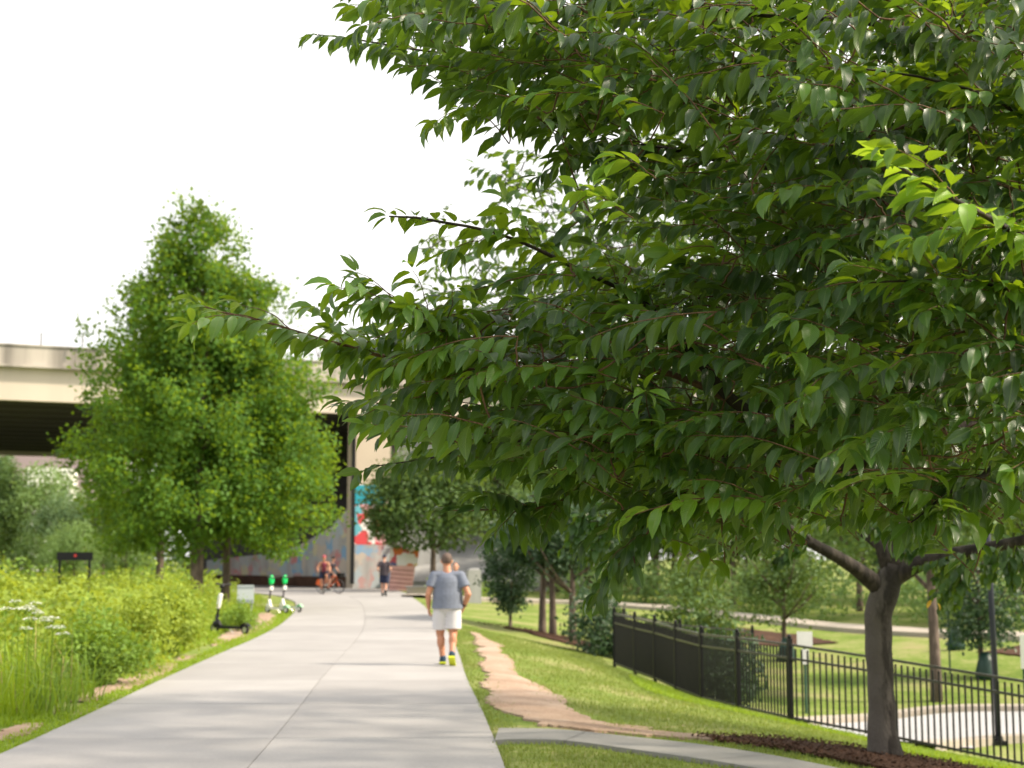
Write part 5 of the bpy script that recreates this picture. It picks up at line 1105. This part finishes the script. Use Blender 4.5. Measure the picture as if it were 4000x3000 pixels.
# ------------------------------------------------------------------ bicycles and riders
def bike(loc, rz, label, col, skirt=False):
    b = empty('bicycle', loc, rz, label, 'bicycle')
    for y in (.53, -.53):
        w = MB().torus((0, y, .34), .32, .02, 'x', 24, 6).build('wheel', M['rubber'], b, True)
        MB().torus((0, y, .34), .295, .01, 'x', 24, 4).build('rim', M['steel'], w); sp = MB()
        for k in range(10): a = k * .628; sp.tube([(0, y, .34), (0, y + .29 * math.cos(a), .34 + .29 * math.sin(a))], [.003, .003], 3)
        sp.build('spokes', M['steel'], w)
    f = MB(); A, B, C, D, E = (0, .4, .62), (0, -.1, .3), (0, -.2, .82), (0, .38, .8), (0, -.53, .34)
    f.tube([A, B], [.024] * 2, 8).tube([B, C], [.02] * 2, 8).tube([(0, -.17, .74), D], [.02] * 2, 8).tube([A, D], [.024] * 2, 8).tube([B, E], [.012] * 2, 6).tube([(0, -.18, .72), E], [.012] * 2, 6)
    f.build('frame', col, b)
    MB().tube([(-.04, .4, .62), (-.045, .53, .34)], [.012] * 2, 6).tube([(.04, .4, .62), (.045, .53, .34)], [.012] * 2, 6).build('fork', col, b)
    h = MB().tube([(-.29, .3, 1.04), (-.2, .38, 1.05), (0, .4, 1.02), (.2, .38, 1.05), (.29, .3, 1.04)], [.014] * 5, 6).tube([D, (0, .4, 1.02)], [.016] * 2, 6).build('handlebar', M['black'], b)
    MB().ell((0, -.24, .92), (.075, .13, .03), 10, 6).tube([C, (0, -.24, .91)], [.014] * 2, 6).build('saddle', M['black'], b)
    MB().tube([(.09, -.1, .3), (.09, -.02, .16)], [.01] * 2, 6).box((.13, -.02, .15), (.09, .07, .02)).tube([(-.09, -.1, .3), (-.09, -.18, .44)], [.01] * 2, 6).box((-.13, -.18, .45), (.09, .07, .02)).tube([(-.09, -.1, .3), (.09, -.1, .3)], [.05] * 2, 10).build('crank', M['black'], b)
    if skirt:
        for s in (-.045, .045):
            m = MB(); pr = [(-.53, .34), (-.86, .42), (-.78, .62), (-.55, .72), (-.3, .62), (-.25, .4)]; V = [(s + dx, y, z) for dx in (-.008, .008) for y, z in pr]; n = 6
            m.add(V, [tuple(range(n))[::-1], tuple(range(n, 2 * n))] + [(i, (i + 1) % n, n + (i + 1) % n, n + i) for i in range(n)]); m.build('wheel_skirt', M['orange'], b)
        MB().box((0, .62, .86), (.3, .22, .2), None, 1.15).build('basket', M['black'], b)
    return b
def rider(**k):
    J = dict(head=V3(0, .17, 1.66), neck=V3(0, .1, 1.5), chest=V3(0, .02, 1.3), pelvis=V3(0, -.2, 1.02), shL=V3(-.18, .08, 1.43), shR=V3(.18, .08, 1.43), elL=V3(-.29, .12, 1.2), elR=V3(.29, .12, 1.2), haL=V3(-.27, .28, 1.06), haR=V3(.27, .28, 1.06),
             hipL=V3(-.09, -.2, .98), hipR=V3(.09, -.2, .98), knL=V3(-.12, .16, .85), knR=V3(.12, .06, .62), anL=V3(-.11, -.12, .52), anR=V3(.11, -.06, .23), toeL=V3(-.11, .07, .47), toeR=V3(.11, .12, .18), calfL=V3(0, -1, 0), hem=1.0)
    J.update(k); return J
b1 = (-8.68, 66.2, 0.0)
bike(b1, math.pi + .12, 'dark bicycle ridden straight towards the camera', M['black'])
person('cyclist in maroon sleeveless top and pinkish helmet riding towards the camera', b1, math.pi + .12, rider(), M['skin'], M['hairdark'], M['maroon'], M['navy'], M['black'], M['white'], .016, 1.0, sleeveless=True, cap=(M['pinkred'], True), bend=1)
b2 = (-8.55, 67.6, 0.0)
bike(b2, math.pi - 1.0 + 2.0, 'orange hire bicycle seen from the side behind the first rider', M['orange'], True)
person('cyclist with black backpack partly hidden behind the rider in maroon', b2, math.pi - 1.0 + 2.0, rider(), M['skin2'], M['hairdark'], M['charcoal'], M['charcoal'], M['black'], M['white'], .018, .97, cap=(M['black'], True), bend=1)
bp_ = empty('backpack', (b2[0], b2[1], 0), math.pi + 1.0, 'black backpack with pink panel worn by the rear cyclist', 'backpack')
MB().ell((0, -.19, 1.32), (.16, .11, .23), 12, 10).build('bag', M['black'], bp_, True); MB().ell((0, -.27, 1.38), (.1, .05, .1), 10, 8).build('pocket', M['pinkred'], bp_, True)

# ------------------------------------------------------------------ scooters and signs
def scooter(loc, rz, label, lime=False, tilt=.05):
    s = empty('electric_scooter', loc, rz, label, 'scooter', 'hire scooters parked on the verge'); s.rotation_euler = (0, tilt, rz)
    body = M['mint'] if lime else M['black']
    for y, r in ((.47, .12), (-.45, .105)):
        w = MB().torus((0, y, r), r - .03, .032, 'x', 18, 8).build('wheel', M['rubber'], s, True); MB().disc((0, y, r), r - .045, .05, 14).build('hub', M['steel'] if not lime else M['white'], w)
    MB().box((0, -.02, .14), (.16, .66, .055)).build('deck', M['white'] if lime else M['black'], s); MB().box((0, -.02, .171), (.14, .58, .01)).build('grip_pad', M['rubber'], s)
    MB().tube([(0, -.33, .14), (0, -.45, .2)], [.035, .03], 8).build('rear_arm', body, s)
    n = 8; a = np.linspace(.5, 2.6, n); V = [(x, -.45 - math.cos(t) * .135, .105 + math.sin(t) * .135) for x in (-.045, .045) for t in a]
    V2 = [(x, -.45 - math.cos(t) * .145, .105 + math.sin(t) * .145) for x in (-.045, .045) for t in a]
    F = [(i, i + 1, n + i + 1, n + i) for i in range(n - 1)] + [(2 * n + i, 3 * n + i, 3 * n + i + 1, 2 * n + i + 1) for i in range(n - 1)]
    MB().add(V + V2, F).build('rear_fender', M['mint'] if lime else M['black'], s)
    MB().tube([(0, .28, .14), (0, .37, .22), (0, .43, .4)], [.05, .055, .04], 10).ell((0, .44, .2), (.06, .11, .09), 10, 8).build('neck', M['white'] if lime else M['black'], s, True)
    MB().tube([(0, .44, .3), (0, .31, 1.06)], [.028, .024], 10).build('stem', M['charcoal'] if lime else M['black'], s)
    h = MB().tube([(-.23, .29, 1.08), (0, .31, 1.07), (.23, .29, 1.08)], [.015] * 3, 8).build('handlebar', M['black'], s)
    for k in (-1, 1): MB().tube([(k * .13, .298, 1.078), (k * .24, .288, 1.08)], [.02] * 2, 8).build('grip', M['rubber'], h)
    if lime:
        MB().ell((0, .37, .98), (.09, .07, .16), 12, 10).build('head_unit', M['lime'], s, True)
        MB().box((.0, .35, .74), (.1, .06, .12)).build('tag', M['white'], s)
    else:
        MB().cap((0, .405, .58), (0, .355, .84), .05, .05).build('battery_tube', M['white'], s, True); MB().ell((0, .33, 1.03), (.06, .06, .05), 10, 8).build('display', M['black'], s, True)
    MB().tube([(.06, .1, .12), (.16, .05, .01)], [.008] * 2, 6).build('kickstand', M['steel'], s)
    return s
scooter((-6.18, 31.6, .0), .98, 'black electric scooter with white stem tube parked on the left verge', False)
scooter((-7.12, 43.6, .0), .8, 'left scooter of two with bright green heads, by the trail bend', True)
scooter((-6.84, 44.4, .0), .8, 'right scooter of two with bright green heads, nearest the trail', True)
sg = empty('info_sign', ((970 - 2000) / FPX * 33.5, 33.5, G(-6.2, 33.5)), .12, 'small grey-white notice board standing in weeds behind the black scooter', 'sign')
pn = MB().box((0, 0, .83), (.38, .025, .42)).build('panel', M['signface'], sg); MB().box((0, -.015, .675), (.36, .008, .07)).build('footer_band', M['signgrey'], pn); MB().box((0, -.015, .99), (.36, .008, .05)).build('header_band', M['signgrey'], pn)
for s in (-1, 1): MB().box((s * .14, .03, .4), (.03, .03, .9)).build('post', M['signgrey'], sg)
qx = (305 - 2000) / FPX * 42
bs = empty('trail_sign', (qx, 42, G(qx, 42)), 0, 'long black sign board with red dot above the meadow at the left', 'sign')
MB().box((0, 0, 1.72), (1.05, .06, .24)).build('board', M['black'], bs); MB().tube([(.02, -.04, 1.74), (.02, -.03, 1.74)], [.042] * 2, 12).build('red_dot', M['red'], bs)
for s in (-.45, .42): MB().box((s, .05, .85), (.06, .06, 1.8)).build('post', M['black'], bs)
print('near leaves', N_NEAR, 'objects', len(bpy.data.objects))
